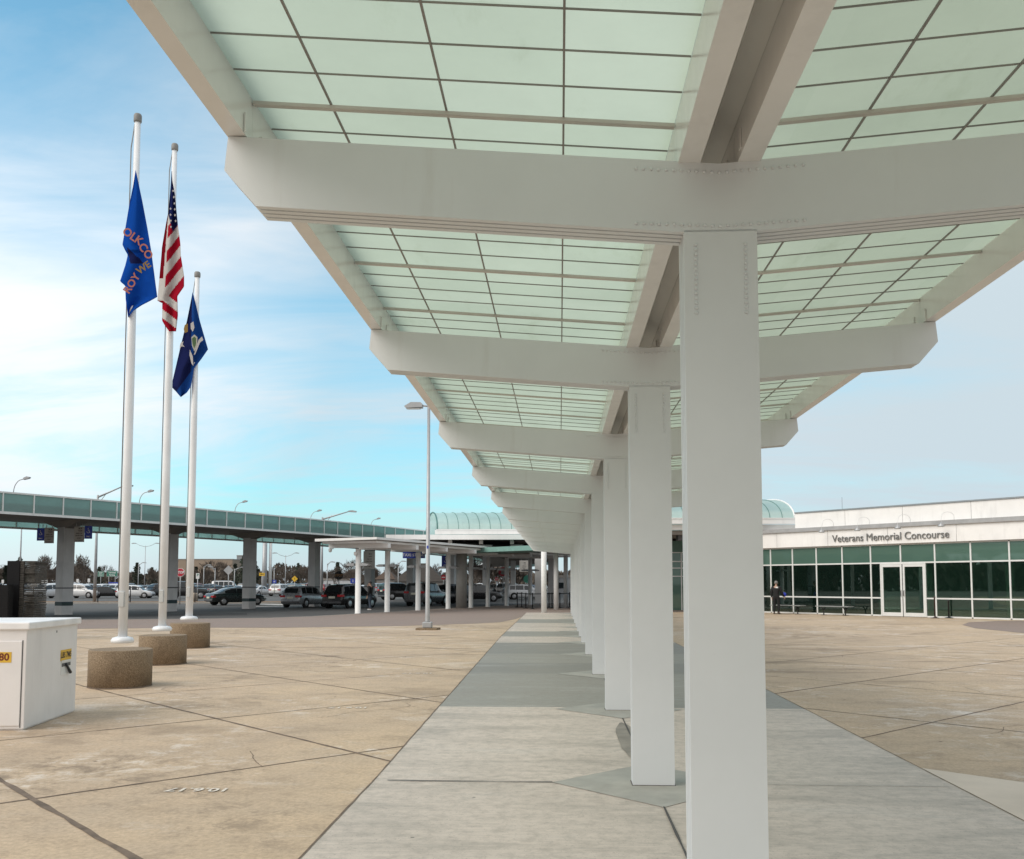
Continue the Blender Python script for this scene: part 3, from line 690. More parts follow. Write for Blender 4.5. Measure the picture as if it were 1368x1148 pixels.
# piers on the centre line, found from their place on the road
def px_of(p): d = Vector(p) - CAM; return CX + F_PX*d.dot(vR)/d.dot(vF)
def ring_s(px, off):     # arc length at which the line `off` metres in from the near edge stands at a bearing
    lo, hi = -10.0, 150.0
    for _ in range(40):
        mid = (lo+hi)/2; p, t_ = ring_pt(mid); n = Vector((-t_.y, t_.x, 0))
        if px_of(p + n*off) < px: lo = mid
        else: hi = mid
    return (lo+hi)/2
pier_s = []
for s in [-.6] + [ring_s(x, 5.8) for x in (85, 226, 332.4, 419, 493.4, 549, 604, 649, 685.5)]:
    p, t_ = ring_pt(s); n = Vector((-t_.y, t_.x, 0)); c = p + n*5.8
    Mx = Matrix.Translation((c.x, c.y, 0)) @ Matrix.Rotation(atan2(t_.y, t_.x), 4, 'Z')
    pier_s.append((c, t_))
    m = MB(); m.box(-.34, .34, -.32, .32, ROAD+.001, 4.80, 0, Mx); pr = m.build('pier', M_RINGC, rg)
    for z0, z1, mm in ((.36, .58, mat('dark_green_band', (.03, .055, .06), .5)), (1.32, 1.39, M_DKGREY)):
        m = MB(); m.box(-.344, .344, -.324, .324, z0, z1, 0, Mx); m.build('painted_band', mm, pr)
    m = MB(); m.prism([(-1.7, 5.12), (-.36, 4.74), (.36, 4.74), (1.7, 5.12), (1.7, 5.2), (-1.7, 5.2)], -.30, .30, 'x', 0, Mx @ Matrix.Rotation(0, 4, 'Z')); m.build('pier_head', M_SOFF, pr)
    for z in (3.6, 2.5):
        m = MB(); m.bbox(.35, .45, -.05, .05, z, z+.1, .02, 0, Mx); m.build('floodlight', M_BLACK, pr)

# ------------------------------------------------------------------ signs helper
def sign_frame(px, py, dist): return atd(px, py, dist)
def board(parent, name, w, h, m, z, lines=(), lm=None, x=0.0, y=0.0, size=None, border=None):
    b = MB(); b.box(x-w/2, x+w/2, y, y+.03, z-h/2, z+h/2, 0)
    Mx = plane_M((x, y-.004, z), (1, 0, 0), (0, 0, 1))
    if border:
        for (a, b_, c, d_) in ((-w/2+.02, w/2-.02, h/2-.05, h/2-.02), (-w/2+.02, w/2-.02, -h/2+.02, -h/2+.05), (-w/2+.02, -w/2+.05, -h/2+.05, h/2-.05), (w/2-.05, w/2-.02, -h/2+.05, h/2-.05)):
            b.add([(a, c, 0), (b_, c, 0), (b_, d_, 0), (a, d_, 0)], [(0, 1, 2, 3)], 1, False, Mx)
    for (s, sz, dx, dz) in lines:
        vs, fs = text_geo(s, sz, 0, sz*.03); b.add([(v.x+dx, v.y+dz, .002) for v in vs], fs, 1, False, Mx)
    return b.build(name, [m, lm or M_INK], parent, fixn=False)
def wheelchair(b, Mx, s, m=1):
    def q(pts): b.add([(x*s, y*s, .003) for x, y in pts], [list(range(len(pts)))], m, False, Mx)
    q([(.08*cos(a*pi/5)-.05, .40+.08*sin(a*pi/5)) for a in range(10)])
    ring = [(.26*cos(a*pi/9)-.02, -.16+.26*sin(a*pi/9)) for a in range(19)]
    for a, c in zip(range(8, 17), range(9, 18)):
        o, i = ring[a], ring[c]; q([o, i, (i[0]*.72-.006, (i[1]+.16)*.72-.16), (o[0]*.72-.006, (o[1]+.16)*.72-.16)])
    q([(-.09, .30), (-.01, .30), (.02, .02), (-.06, .02)]); q([(-.04, .02), (.22, .02), (.22, -.06), (-.04, -.06)]); q([(.15, -.02), (.23, -.02), (.34, -.34), (.26, -.36)]); q([(-.02, .18), (.2, .18), (.2, .12), (-.02, .12)])
def blue_access(parent, w, h, x, z, lab=None):
    b = MB(); b.box(x-w/2, x+w/2, 0, .03, z-h/2, z+h/2, 0); Mx = plane_M((x, -.004, z+h*.12), (1, 0, 0), (0, 0, 1)); wheelchair(b, Mx, w*.75)
    vs, fs = text_geo('ONLY', w*.22, 0, .004); b.add([(v.x, v.y-h*.45, .002) for v in vs], fs, 1, False, Mx)
    return b.build('panel', [M_SBLU, M_SWHT], parent, fixn=False)
def hanging(px0, px1, py0, py1, dist, kind, lab, lines=(), ztop=4.86, grp=None):
    p = atd((px0+px1)/2, (py0+py1)/2, dist); w = (px1-px0)/F_PX*dist; h = (py1-py0)/F_PX*dist
    t = thing('hanging_sign', lab, 'sign', (p.x, p.y, p.z-h/2), YAW, grp)
    if kind == 'blue': blue_access(t, w, h, 0, h/2)
    else: board(t, 'panel', w, h, {'grey': M_SGRY, 'dark': M_BLACK, 'bluetxt': M_SBLU}[kind], h/2, lines, {'grey': M_INK, 'dark': M_SWHT, 'bluetxt': M_SWHT}[kind])
    m = MB()
    for sx in (-.3, .3): m.tube([(sx*w, .015, h), (sx*w, .015, max(h+.15, ztop-(p.z-h/2)))], .02, 6)
    m.build('hanger_rods', M_GREY, t)
    return t
txt = [('BUS', .22, .12, .62), ('TAXI', .2, .12, .36), ('PICK UP', .17, 0, .08), ('DROP OFF', .16, 0, -.16), ('ONLY', .17, 0, -.42), ('NO PARKING', .12, 0, -.7)]
ca = pier_s[1][0]; da = depth((ca.x, ca.y, EYE))
dA = da - 1.0
hanging(49.3, 59, 705.7, 722.5, dA, 'blue', 'blue wheelchair sign hung left of the first ring canopy pier', ztop=4.9)
hanging(59.3, 72, 705, 726, dA, 'grey', 'grey lettered board hung just left of the first ring canopy pier', [(a, b*.55, c*.5, d_*.52) for a, b, c, d_ in txt], ztop=4.9)
hanging(99, 112.5, 703.5, 724.3, dA, 'grey', 'grey lettered board hung just right of the first ring canopy pier', [(a, b*.55, c*.5, d_*.52) for a, b, c, d_ in txt], ztop=4.9)
hanging(113, 123, 702.8, 720, dA, 'blue', 'blue wheelchair sign hung right of the first ring canopy pier', ztop=4.9)
hanging(485.5, 501, 736.5, 760, 71, 'grey', 'grey lettered board with orange square above the black car', [(a, b*.6, c*.6, d_*.72) for a, b, c, d_ in txt], ztop=4.9)
hanging(538, 568, 737.5, 746, 71, 'bluetxt', 'long blue and black overhead sign behind the round columns', [('TAXI STAND', .3, 0, 0)], ztop=4.9)
hanging(590, 601, 742.5, 758, 68, 'blue', 'blue wheelchair sign hung left of the thick grey column', ztop=4.9)
hanging(694, 706.5, 749, 764, 92, 'grey', 'small grey lettered board hung far back under the dark canopy', [(a, b*.5, c*.5, d_*.55) for a, b, c, d_ in txt], ztop=4.9)

# ------------------------------------------------------------------ kerbside canopy on round columns
kc = thing('kerbside_canopy', 'low flat white canopy on round white columns stepping back along the kerb', 'canopy', (0, 0, 0))
hd_ = radians(21.5); kdir = Vector((sin(hd_), cos(hd_), 0)); kper = Vector((cos(hd_), -sin(hd_), 0))
k0 = Vector((-10.85, 50.0, 0))
pos = [0, 2.95, 6.4, 10.2, 13.4, 16.0, 19.1, 23.4]
kMx = Matrix((kper, kdir, vZ)).transposed().to_4x4(); kMx.translation = k0
for s in pos:
    m = MB(); m.lathe([(.165, 0), (.165, .02), (.15, .03), (.15, 3.48)], n=20, M=kMx @ Matrix.Translation((0, s, 0))); c = m.build('column', M_BRIGHT, kc)
    m = MB(); m.prism([(-1.85, 3.55), (1.95, 3.50), (1.95, 3.74), (-1.85, 3.74)], s-.13, s+.13, 'y', 0, kMx); m.build('cross_beam', M_BRIGHT, kc)
    m = MB(); m.tube([(-.62, s, 2.62), (.62, s, 2.62)], .03, 6, M=kMx)
    for sx in (-1, 1):
        m.prism([(sx*.2, 2.56), (sx*.62, 2.56), (sx*.72, 2.63), (sx*.5, 2.70), (sx*.2, 2.70)], s-.14, s+.14, 'y', 0, kMx)
    m.build('lamp_arm', M_GREY, c)
m = MB(); m.prism([(-1.95, 3.86), (1.95, 3.90), (1.95, 4.02), (-1.95, 4.00)], -1.25, 30, 'y', 0, kMx); m.build('roof_slab', M_BRIGHT, kc)
m = MB(); m.prism([(-1.7, 3.742), (1.7, 3.742), (1.7, 3.858), (-1.7, 3.858)], -.9, 29, 'y', 0, kMx); m.build('roof_deck', M_BRIGHT, kc)
for lx, s, nm in ((-1.55, -.4, 0), (-.05, -.2, 1)):
    m = MB(); Q = kMx @ Matrix.Translation((lx, s, 3.40 if nm == 0 else 3.2)); m.lathe([(.09, .1), (.10, .03), (.09, -.05), (.04, -.10)], n=12, M=Q); m.box(-.02, .02, -.02, .3, .08, .12, 0, Q); m.build('security_camera', [M_BRIGHT], kc)
# second row of round columns under the drop-off roof near the end of the walkway
rf = thing('entrance_roof', 'wide flat white entrance roof with dark underside, left of the walkway end', 'canopy', (0, 0, 0))
Pl = atd(515, 740, 60.0)
def cf(X, dd, z): # camera-frame helper: lateral metres, distance, height
    q = f0*dd + vR*X; return Vector((q.x, q.y, z))
eM = Matrix((vR, f0, vZ)).transposed().to_4x4()
m = MB(); m.box(-8.1, 6.5, 60, 60.25, 4.43, 4.74, 0, eM); m.box(-8.1, -7.85, 60.25, 82, 4.43, 4.74, 0, eM); m.box(-7.85, 6.5, 60.25, 82, 4.60, 4.738, 0, eM); m.build('fascia', M_BRIGHT, rf)
m = MB(); m.box(-7.84, 6.5, 60.27, 82, 4.44, 4.597, 0, eM)
for X in range(-6, 7, 2): m.box(X-.12, X+.12, 60.3, 82, 4.15, 4.438, 0, eM)
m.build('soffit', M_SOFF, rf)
for X, dd in ((-4.0, 60.7), (-1.7, 61.2), (-2.5, 63.5), (.3, 61.0)):
    m = MB(); m.box(X-.45, X+.45, dd, dd+.5, 3.98, 4.147, 0, eM); m.box(X-.38, X+.38, dd-.01, dd+.0, 4.0, 4.13, 1, eM); m.build('ceiling_light', [M_DKGREY, mat('unlit_diffuser', (.45, .46, .42), .5)], rf)
cy = onz(616.5, 812.8); m = MB(); m.lathe([(.36, 0), (.36, 3.6)], (cy.x, cy.y, 0), 28); m.build('thick_column', M_COLM, rf)
m = MB(); m.prism([(-5.0, 3.62), (1.2, 3.62), (1.2, 4.14), (-5.0, 4.14)], 63.6, 64.6, 'y', 0, eM); m.build('header_beam', M_SOFF, rf)
for px, dd in ((719, 84), (737, 80)):
    p = atd(px, 780, dd); m = MB(); m.box(p.x-.3, p.x+.3, p.y-.3, p.y+.3, ROAD+.001, 4.43); m.build('square_pier', M_RINGC, rf)
# long roof edge with greenish glass seen under the canopy end
for (px, py) in ((726.7, 819), (743, 814.6), (756, 811.3), (770, 808)):
    p = onz(px, py); m = MB(); m.lathe([(.15, 0), (.15, 3.55)], (p.x, p.y, 0), 20); m.build('round_column', M_BRIGHT, rf)
gr = MB(); a = onz(696, 806); 
for (s0, s1, z) in ((0, 1, 3.62),): 
    q = [cf(-3.2, 61.5, z), cf(5.5, 52.0, z), cf(7.5, 54.0, z), cf(-1.2, 63.5, z)]
    gr.add([v for v in q] + [v + vZ*.3 for v in q], [(0, 1, 2, 3), (4, 5, 6, 7), (0, 1, 5, 4), (1, 2, 6, 5), (2, 3, 7, 6), (3, 0, 4, 7)])
gr.build('green_edge_roof', mat('aqua_roof_edge', (.20, .36, .32), .5), rf)

# barrel vaults
def vault(name, lab, X0, X1, d0, run, zb, rise, rib, skew=0.0, endcap=True):
    t = thing(name, lab, 'roof', tuple(cf((X0+X1)/2, d0, 0)), YAW)
    Mi = Matrix.Translation((-(X0+X1)/2, -d0, 0))
    def P(X, a):    # a 0..1 across the arch from near eave to far eave
        th = pi*a; return Vector((X + skew*(1-cos(th))*run, d0 + run*(1-cos(th)), zb + rise*sin(th)))
    nX = max(4, int((X1-X0)/.6)); g = MB(); g.grid(lambda u, v: P(X0 + (X1-X0)*u, v), nX, 20, M=Mi); gl = g.build('vault_glazing', M_VAULT, t, fixn=False)
    n = int((X1-X0)/rib)
    for k in range(n+1):
        X = X0 + (X1-X0)*k/n; b = MB(); pts = [P(X, a/20) + Vector((0, 0, .02)) for a in range(21)]; b.tube(pts, .016 if k not in (0, n) else .05, 6, M=Mi)
        b.build('vault_rib', mat('dark_teal_rib', (.14, .28, .26), .5) if k not in (0, n) else (M_BRIGHT if endcap else mat('dark_teal_rib', (.08, .2, .18))), t)
    for q in ((X0-.15, X1+.2, d0-.18, d0+.1), (X0-.1, X1+.1, d0+2*run-.1, d0+2*run+.18)): m = MB(); m.box(*q, zb-.30, zb-.02, 0, Mi); m.build('gutter', M_BRIGHT, t)
    m = MB(); m.box(X0-.05, X1+.05, d0-.22, d0-.10, zb-.02, zb+.03, 0, Mi); m.build('gutter_flashing', M_BRIGHT, t)
    return t, Mi
tv, Mi = vault('barrel_vault', 'pale aqua glazed barrel vault rising behind the lamp post', -4.95, 4.9, 62.0, 5.6, 5.17, 1.5, .67, -.16, False)
tv2, Mi2 = vault('barrel_vault', 'aqua glazed barrel vault beside the white concourse building', 6.8, 15.75, 52.0, 6.4, 5.22, 1.5, .68, 0.0, True)
m = MB(); m.box(6.8, 16.3, 52.15, 52.45, 4.60, 4.90, 0, Mi2); m.box(15.4, 15.7, 52.45, 64, 4.60, 4.9, 0, Mi2); m.build('eave_beam', M_BRIGHT, tv2)
m = MB(); m.box(6.8, 15.39, 52.46, 64, 4.35, 4.58, 0, Mi2); m.build('soffit', M_SOFF, tv2)
m = MB(); m.box(15.2, 15.32, 52.2, 52.32, 4.2, 4.905, 0, Mi2); m.build('stub_post', M_BRIGHT, tv2)
for k in range(4): m = MB(); m.box(7.6+k*.9, 8.1+k*.9, 52.9, 53.6, 4.05, 4.348, 0, Mi2); m.build('ceiling_fixture', M_DKGREY, tv2)
# storefront under the vault seen between the columns
st = thing('storefront', 'dark green glazed storefront under the vault, glimpsed between the white columns', 'building', tuple(cf(10, 57, 0)), YAW)
m = MB(); m.box(-5, 6, 0, .06, 0, 3.9); m.build('glass_wall', M_FACU, st)
m = MB()
for z in (2.05, 2.55, 2.95, 3.5): m.box(-5, 6, -.05, -.002, z-.03, z+.03)
for X in range(-5, 7): m.box(X*.95-.03+.3, X*.95+.03+.3, -.05, -.002, 0, 3.9)
m.build('window_frame', M_FRAME, st)
m = MB(); m.box(-5, 6, -.10, -.06, 3.52, 4.2); m.build('green_header', mat('green_header_panel', (.10, .20, .17), .5), st)
m = MB(); m.box(-5, 6, .3, 6, 0, 4.2); m.build('interior', M_DKGREY, st)

# ------------------------------------------------------------------ concourse building
A0 = Vector((13.748, 49.908, 0)); fu = Vector((.6523902, -.75788325, 0)).normalized()      # along the facade, left to right as seen
inn = Vector((-fu.y, fu.x, 0))                                                                # into the building
bM = Matrix((fu, inn, vZ)).transposed().to_4x4()
bd = thing('concourse_building', 'low white-panelled concourse building with green glass front and raised name lettering', 'building', tuple(A0), atan2(fu.y, fu.x))
U0, U1 = -6.5, 17.0
mull = [-6.4, -4.8, -3.24, -1.82, -.34, 1.19, 2.79, 4.39, 6.11, 7.81, 9.53, 11.2, 12.9, 14.6, 16.3]
m = MB()
w = .035
for u in mull:
    if abs(u-4.39) < .01: m.box(u-w, u+w, -.03, .05, 2.66, 3.5)
    else: m.box(u-w, u+w, -.03, .05, .06, 3.5)
for a, b in zip(mull[:-1], mull[1:]):
    for z in (.9, 2.62, .04, 3.52):
        if z in (.9, .04):
            if abs(a-2.79) < .01: m.box(a+w, 3.30, -.028, .048, z-.035, z+.035); continue
            if abs(a-4.39) < .01: m.box(5.65, b-w, -.028, .048, z-.035, z+.035); continue
        aa = a + (0 if (abs(a-4.39) < .01 and z < 2.7) else w); bb = b - (0 if (abs(b-4.39) < .01 and z < 2.7) else w)
        m.box(aa, bb, -.028, .048, z-.035, z+.035)
m.build('window_frame', M_FRAME, bd)
for a, b in zip(mull[:-1], mull[1:]):
    for z0, z1, up in ((.07, .865, 0), (.935, 2.585, 0), (2.655, 3.485, 1)):
        aa, bb = a + w, b - w
        if not up:
            if abs(a-2.79) < .01: bb = 3.30
            if abs(a-4.39) < .01: aa = 5.65
        if bb - aa < .05: continue
        g = MB(); g.box(aa, bb, .005, .017, z0, z1); g.build('window_pane', M_FACU if up else M_FAC, bd)
for (a, b) in ((3.36, 4.44), (4.49, 5.59)):
    m = MB()
    m.box(a, a+.09, -.045, .03, .02, 2.54); m.box(b-.09, b, -.045, .03, .02, 2.54); m.box(a+.09, b-.09, -.043, .028, .02, .20); m.box(a+.09, b-.09, -.043, .028, 2.42, 2.54)
    dr = m.build('door', M_FRAME, bd)
    g = MB(); g.box(a+.09, b-.09, -.01, .002, .20, 2.42); g.build('door_glass', M_FAC, dr)
    x = b-.05 if a < 4 else a+.05
    h_ = MB(); h_.tube([(x, -.05, 1.0), (x, -.10, 1.02), (x, -.10, 1.25), (x, -.05, 1.27)], .014, 8); h_.build('door_handle', M_DKGREY, dr)
m = MB(); m.box(3.30, 3.355, -.05, .05, .02, 2.60); m.box(5.595, 5.65, -.05, .05, .02, 2.6); m.box(3.355, 5.595, -.048, .048, 2.545, 2.60); m.build('door_frame', M_FRAME, bd)
# fascia panels, with open joints between them
def panels(z0, z1, y0, joints, name, u0=U0):
    js = [u0] + joints + [U1]
    m = MB()
    for a, b in zip(js[:-1], js[1:]): m.bbox(a+.008, b-.008, y0, y0+.2, z0, z1, .004)
    m.box(u0, U1, y0+.015, y0+.19, z0+.002, z1-.002, 1)
    return m.build(name, [M_STONE, M_DKGREY], bd)
panels(3.56, 4.36, -.16, [-5.9, -2.7, .47, 3.82, 7.25, 10.6, 13.9], 'fascia_panels')
UP0 = -1.80
panels(4.57, 5.40, .25, [1.24, 4.40, 7.77, 11.0, 14.2], 'parapet_panels', -1.80)
m = MB(); m.box(U0, U1, -.26, .24, 4.362, 4.44); m.box(U0, U1, -.20, .245, 4.442, 4.568); m.build('gutter_ledge', mat('grey_zinc_ledge', (.38, .38, .38), .5, .2), bd)
m = MB(); m.box(UP0, U1, .20, .6, 5.402, 5.47); m.build('coping', mat('blue_grey_coping', (.26, .29, .31), .5, .2), bd)
m = MB(); m.box(U0, U1, -.158, .06, 3.535, 3.558); m.build('head_soffit', M_SOFF, bd)
m = MB(); m.box(UP0, U1, .46, 9.5, 4.58, 5.3, 0); m.box(U0, UP0-.01, .25, 9.29, 4.37, 4.56, 0); m.box(U0, U1, 9.3, 9.5, 0, 4.6, 0); m.box(U0, U0+.1, .1, 9.3, 0, 4.6, 0); m.box(U1-.1, U1, .1, 9.3, 0, 4.6); m.build('shell', M_STONE, bd)
m = MB(); m.box(U0+.1, U1-.1, .06, 9.3, 3.56, 3.7); m.build('inner_ceiling', mat('inner_ceiling_grey', (.25, .26, .25), .8), bd)
m = MB(); m.box(U0+.1, U1-.1, .06, 9.3, .002, .02); m.build('inner_floor', mat('inner_floor_tile', (.16, .15, .14), .5), bd)
for u in (-2.9, -.6, 2.0, 5.4, 9.2, 13.2):
    m = MB(); m.lathe([(.2, .02), (.2, 3.56)], (u, .75, 0), 16); m.build('inner_column', mat('pale_inner_column', (.8, .82, .8), .6), bd)
m = MB(); m.box(-3.0, -1.9, 8.9, 9.28, .02, 2.3, 0); m.build('inner_door', M_DKGREY, bd)
vs, fs = text_geo('Veterans Memorial Concourse', .50, .02, 0, 'LEFT')
wt = max(v.x for v in vs) - min(v.x for v in vs); mx = min(v.x for v in vs); hh = max(v.y for v in vs); ll = min(v.y for v in vs)
sc_ = (6.93-.76)/wt
m = MB(); m.add([(.76 + (v.x-mx)*sc_, -.20 - v.z, 3.74 + (v.y-ll)*.37/(hh-ll)) for v in vs], fs); m.build('name_lettering', mat('brushed_grey_letters', (.20, .20, .195), .4, .3), bd, fixn=False)
for u in (.45, 2.5, 4.65, 6.8):
    m = MB(); pts = [(u+.34, -.1, 4.57), (u+.34, -.1, 4.72)] + [(u+.34-.17*(1-cos(a)), -.1-.42*(1-cos(a))/2*1.2, 4.72+.22*sin(a)) for a in (pi/6, pi/3, pi/2, 2*pi/3, 5*pi/6)] + [(u, -.62, 4.62), (u, -.66, 4.40)]
    m.tube(pts, .010, 6); ga = m.build('gooseneck_lamp', M_FRAME, bd)
    m = MB(); m.lathe([(.03, .14), (.05, .08), (.15, -.02), (.15, -.06)], (u, -.66, 4.30), 16); m.build('lamp_shade', M_GREY, ga)
m = MB(); m.tube([(1.0, .4, 5.47), (1.0, .4, 6.1)], .008, 5); m.build('roof_rod', M_DKGREY, bd)
def Bp(u, y, z=0): return bM @ Vector((u, y, z)) + A0
# benches in front of the glass
for k, (u, lab) in enumerate(((-1.55, 'flat backless bench by the glass front, left one next to the man'), (1.25, 'flat backless bench by the glass front, right one nearer the doors'))):
    p = Bp(u, -.9); t = thing('bench', lab, 'bench', tuple(p), atan2(fu.y, fu.x), 'benches before the glass front')
    m = MB(); 
    for s in range(4): m.bbox(-.95, .95, -.26+s*.135, -.145+s*.135, .43, .475, .006)
    m.build('seat', mat('bench_slats', (.24, .25, .25), .5), t)
    for sx in (-.62, .62):
        m = MB(); m.tube([(sx, 0, 0), (sx, 0, .24), (sx, -.2, .43)], .03, 6); m.tube([(sx, 0, .24), (sx, .2, .43)], .03, 6); m.box(sx-.05, sx+.05, -.2, .2, .002, .02); m.build('leg', M_BLACK, t)
# belt posts
def stanchion(p, lab, h, m_, grp=None, name='stanchion'):
    t = thing(name, lab, 'post', (p.x, p.y, 0), 0, grp)
    m = MB(); m.lathe([(.19, .001), (.18, .025), (.06, .05), (.04, .07)], n=20); m.build('base', m_, t)
    m = MB(); m.lathe([(.032, .06), (.032, h-.06), (.045, h-.05), (.045, h)], n=12); m.build('post', m_, t)
    return t
M_BRN = mat('brown_post', (.06, .035, .03), .5)
stanchion(Bp(6.42, -.75), 'brown belt post standing right of the glass doors', 1.0, M_BRN); stanchion(Bp(6.75, -.12), 'thin black belt post close to the glass, right of the doors', .85, M_BLACK)
sts = [(691, 811.5), (697, 811.6), (702.5, 813.2), (711.5, 814), (733.5, 812.5), (737.5, 812.7), (748, 812.5), (761, 812)]
for k, (px, py) in enumerate(sts):
    p = onz(px, py); stanchion(p, 'black belt post in the queue line at the end of the walkway', 1.02, M_BLACK, 'black belt posts by the kerb')
m = MB(); pts = [onz(*q) for q in sts]
for a, b in zip(pts[:-1], pts[1:]):
    a2, b2 = a + vZ*.95, b + vZ*.95; m.add([a2 + vZ*.03, b2 + vZ*.03, b2 - vZ*.03, a2 - vZ*.03, a2 + vZ*.03 + f0*.004, b2 + vZ*.03 + f0*.004, b2 - vZ*.03 + f0*.004, a2 - vZ*.03 + f0*.004], [(0, 1, 2, 3), (4, 5, 6, 7), (0, 1, 5, 4), (2, 3, 7, 6)])
tag(m.build('queue_belt', M_BLACK), 'black belt strung between the posts at the end of the walkway', 'belt')

# ------------------------------------------------------------------ cars
SUV = [(-2.32, .48, .72, .72, .84), (-2.28, .34, .92, .92, .90), (-2.2, .28, 1.03, 1.07, .95), (-2.04, .27, 1.07, 1.50, .985), (-1.8, .25, 1.07, 1.66, 1), (-1.2, .25, 1.06, 1.71, 1), (-.4, .25, 1.04, 1.72, 1), (.3, .25, 1.02, 1.67, 1), (.62, .25, 1.01, 1.54, 1), (.9, .25, 1.01, 1.30, 1), (1.18, .25, 1.0, 1.04, .995), (1.7, .26, .95, .95, .975), (2.1, .28, .86, .86, .92), (2.27, .34, .74, .74, .86), (2.33, .46, .62, .62, .80)]
SEDAN = [(-2.38, .46, .66, .66, .84), (-2.33, .34, .84, .84, .9), (-2.2, .28, .95, .96, .95), (-1.75, .25, .97, 1.0, .985), (-1.5, .24, .97, 1.12, 1), (-1.15, .24, .96, 1.30, 1), (-.75, .24, .95, 1.42, 1), (-.2, .24, .94, 1.46, 1), (.25, .24, .93, 1.42, 1), (.6, .24, .92, 1.26, 1), (.95, .24, .91, 1.06, 1), (1.2, .24, .90, .93, .99), (1.75, .25, .84, .84, .965), (2.15, .28, .74, .74, .9), (2.32, .34, .64, .64, .84), (2.38, .44, .55, .55, .78)]
BOXY = [(-2.15, .5, .9, .9, .92), (-2.13, .34, 1.1, 1.12, .96), (-2.1, .32, 1.14, 1.70, .98), (-1.9, .3, 1.14, 1.82, 1), (-1.0, .3, 1.13, 1.84, 1), (.1, .3, 1.12, 1.82, 1), (.4, .3, 1.12, 1.74, 1), (.62, .3, 1.12, 1.42, 1), (.82, .3, 1.1, 1.14, 1), (1.4, .3, 1.07, 1.07, .97), (1.95, .32, 1.0, 1.0, .93), (2.06, .36, .8, .8, .92), (2.1, .5, .66, .66, .9)]
VAN = [(-2.9, .5, 1.0, 1.0, .94), (-2.88, .36, 1.2, 1.24, .97), (-2.84, .34, 1.22, 2.2, .985), (-2.6, .32, 1.22, 2.34, 1), (-1.0, .32, 1.22, 2.36, 1), (.9, .32, 1.22, 2.34, 1), (1.4, .32, 1.2, 2.2, 1), (1.75, .32, 1.18, 1.7, 1), (2.05, .32, 1.15, 1.19, .99), (2.5, .34, 1.0, 1.0, .95), (2.75, .4, .82, .82, .9), (2.8, .5, .7, .7, .86)]
KINDS = {'suv': (SUV, .93, [(-1.86, -1.30), (-1.22, -.33), (-.24, .80)], (.66, 1.14), (-2.17, -2.03), 1.42, .36), 'sedan': (SEDAN, .91, [(-1.32, -.36), (-.27, .78)], (.48, 1.16), (-1.70, -.95), 1.45, .33),
         'boxy': (BOXY, .93, [(-1.95, -1.1), (-1.0, -.3), (-.22, .52)], (.44, .80), (-2.127, -2.095), 1.3, .38), 'van': (VAN, 1.0, [(-2.4, -1.5), (-1.4, -.4), (-.3, .6), (.75, 1.6)], (1.45, 2.02), (-2.87, -2.84), 1.75, .36)}
def st_at(tab, x):
    for a, b in zip(tab, tab[1:]):
        if a[0] <= x <= b[0]:
            t = (x-a[0])/(b[0]-a[0]); return [x] + [a[i] + (b[i]-a[i])*t for i in range(1, 5)]
    return list(tab[0] if x < tab[0][0] else tab[-1])
def section(s, W):
    x, zb, ze, zr, ws = s; w = W*ws
    pts = [(0, zb), (.86*w, zb), (.97*w, zb+.10), (1.0*w, zb + (ze-zb)*.5), (.985*w, ze-.10), (.945*w, ze-.02)]
    if zr > ze + .03:
        k = min(1, (zr-ze)/.4); up = (.93 - .17*k)*w
        pts += [(.915*w, ze+.02), (up, zr-.07*k), (up-.09*w, zr-.015*k), (0, zr+.02)]
    else: pts += [(.90*w, ze+.005), (.78*w, ze+.018), (.55*w, ze+.03), (0, ze+.04)]
    return pts
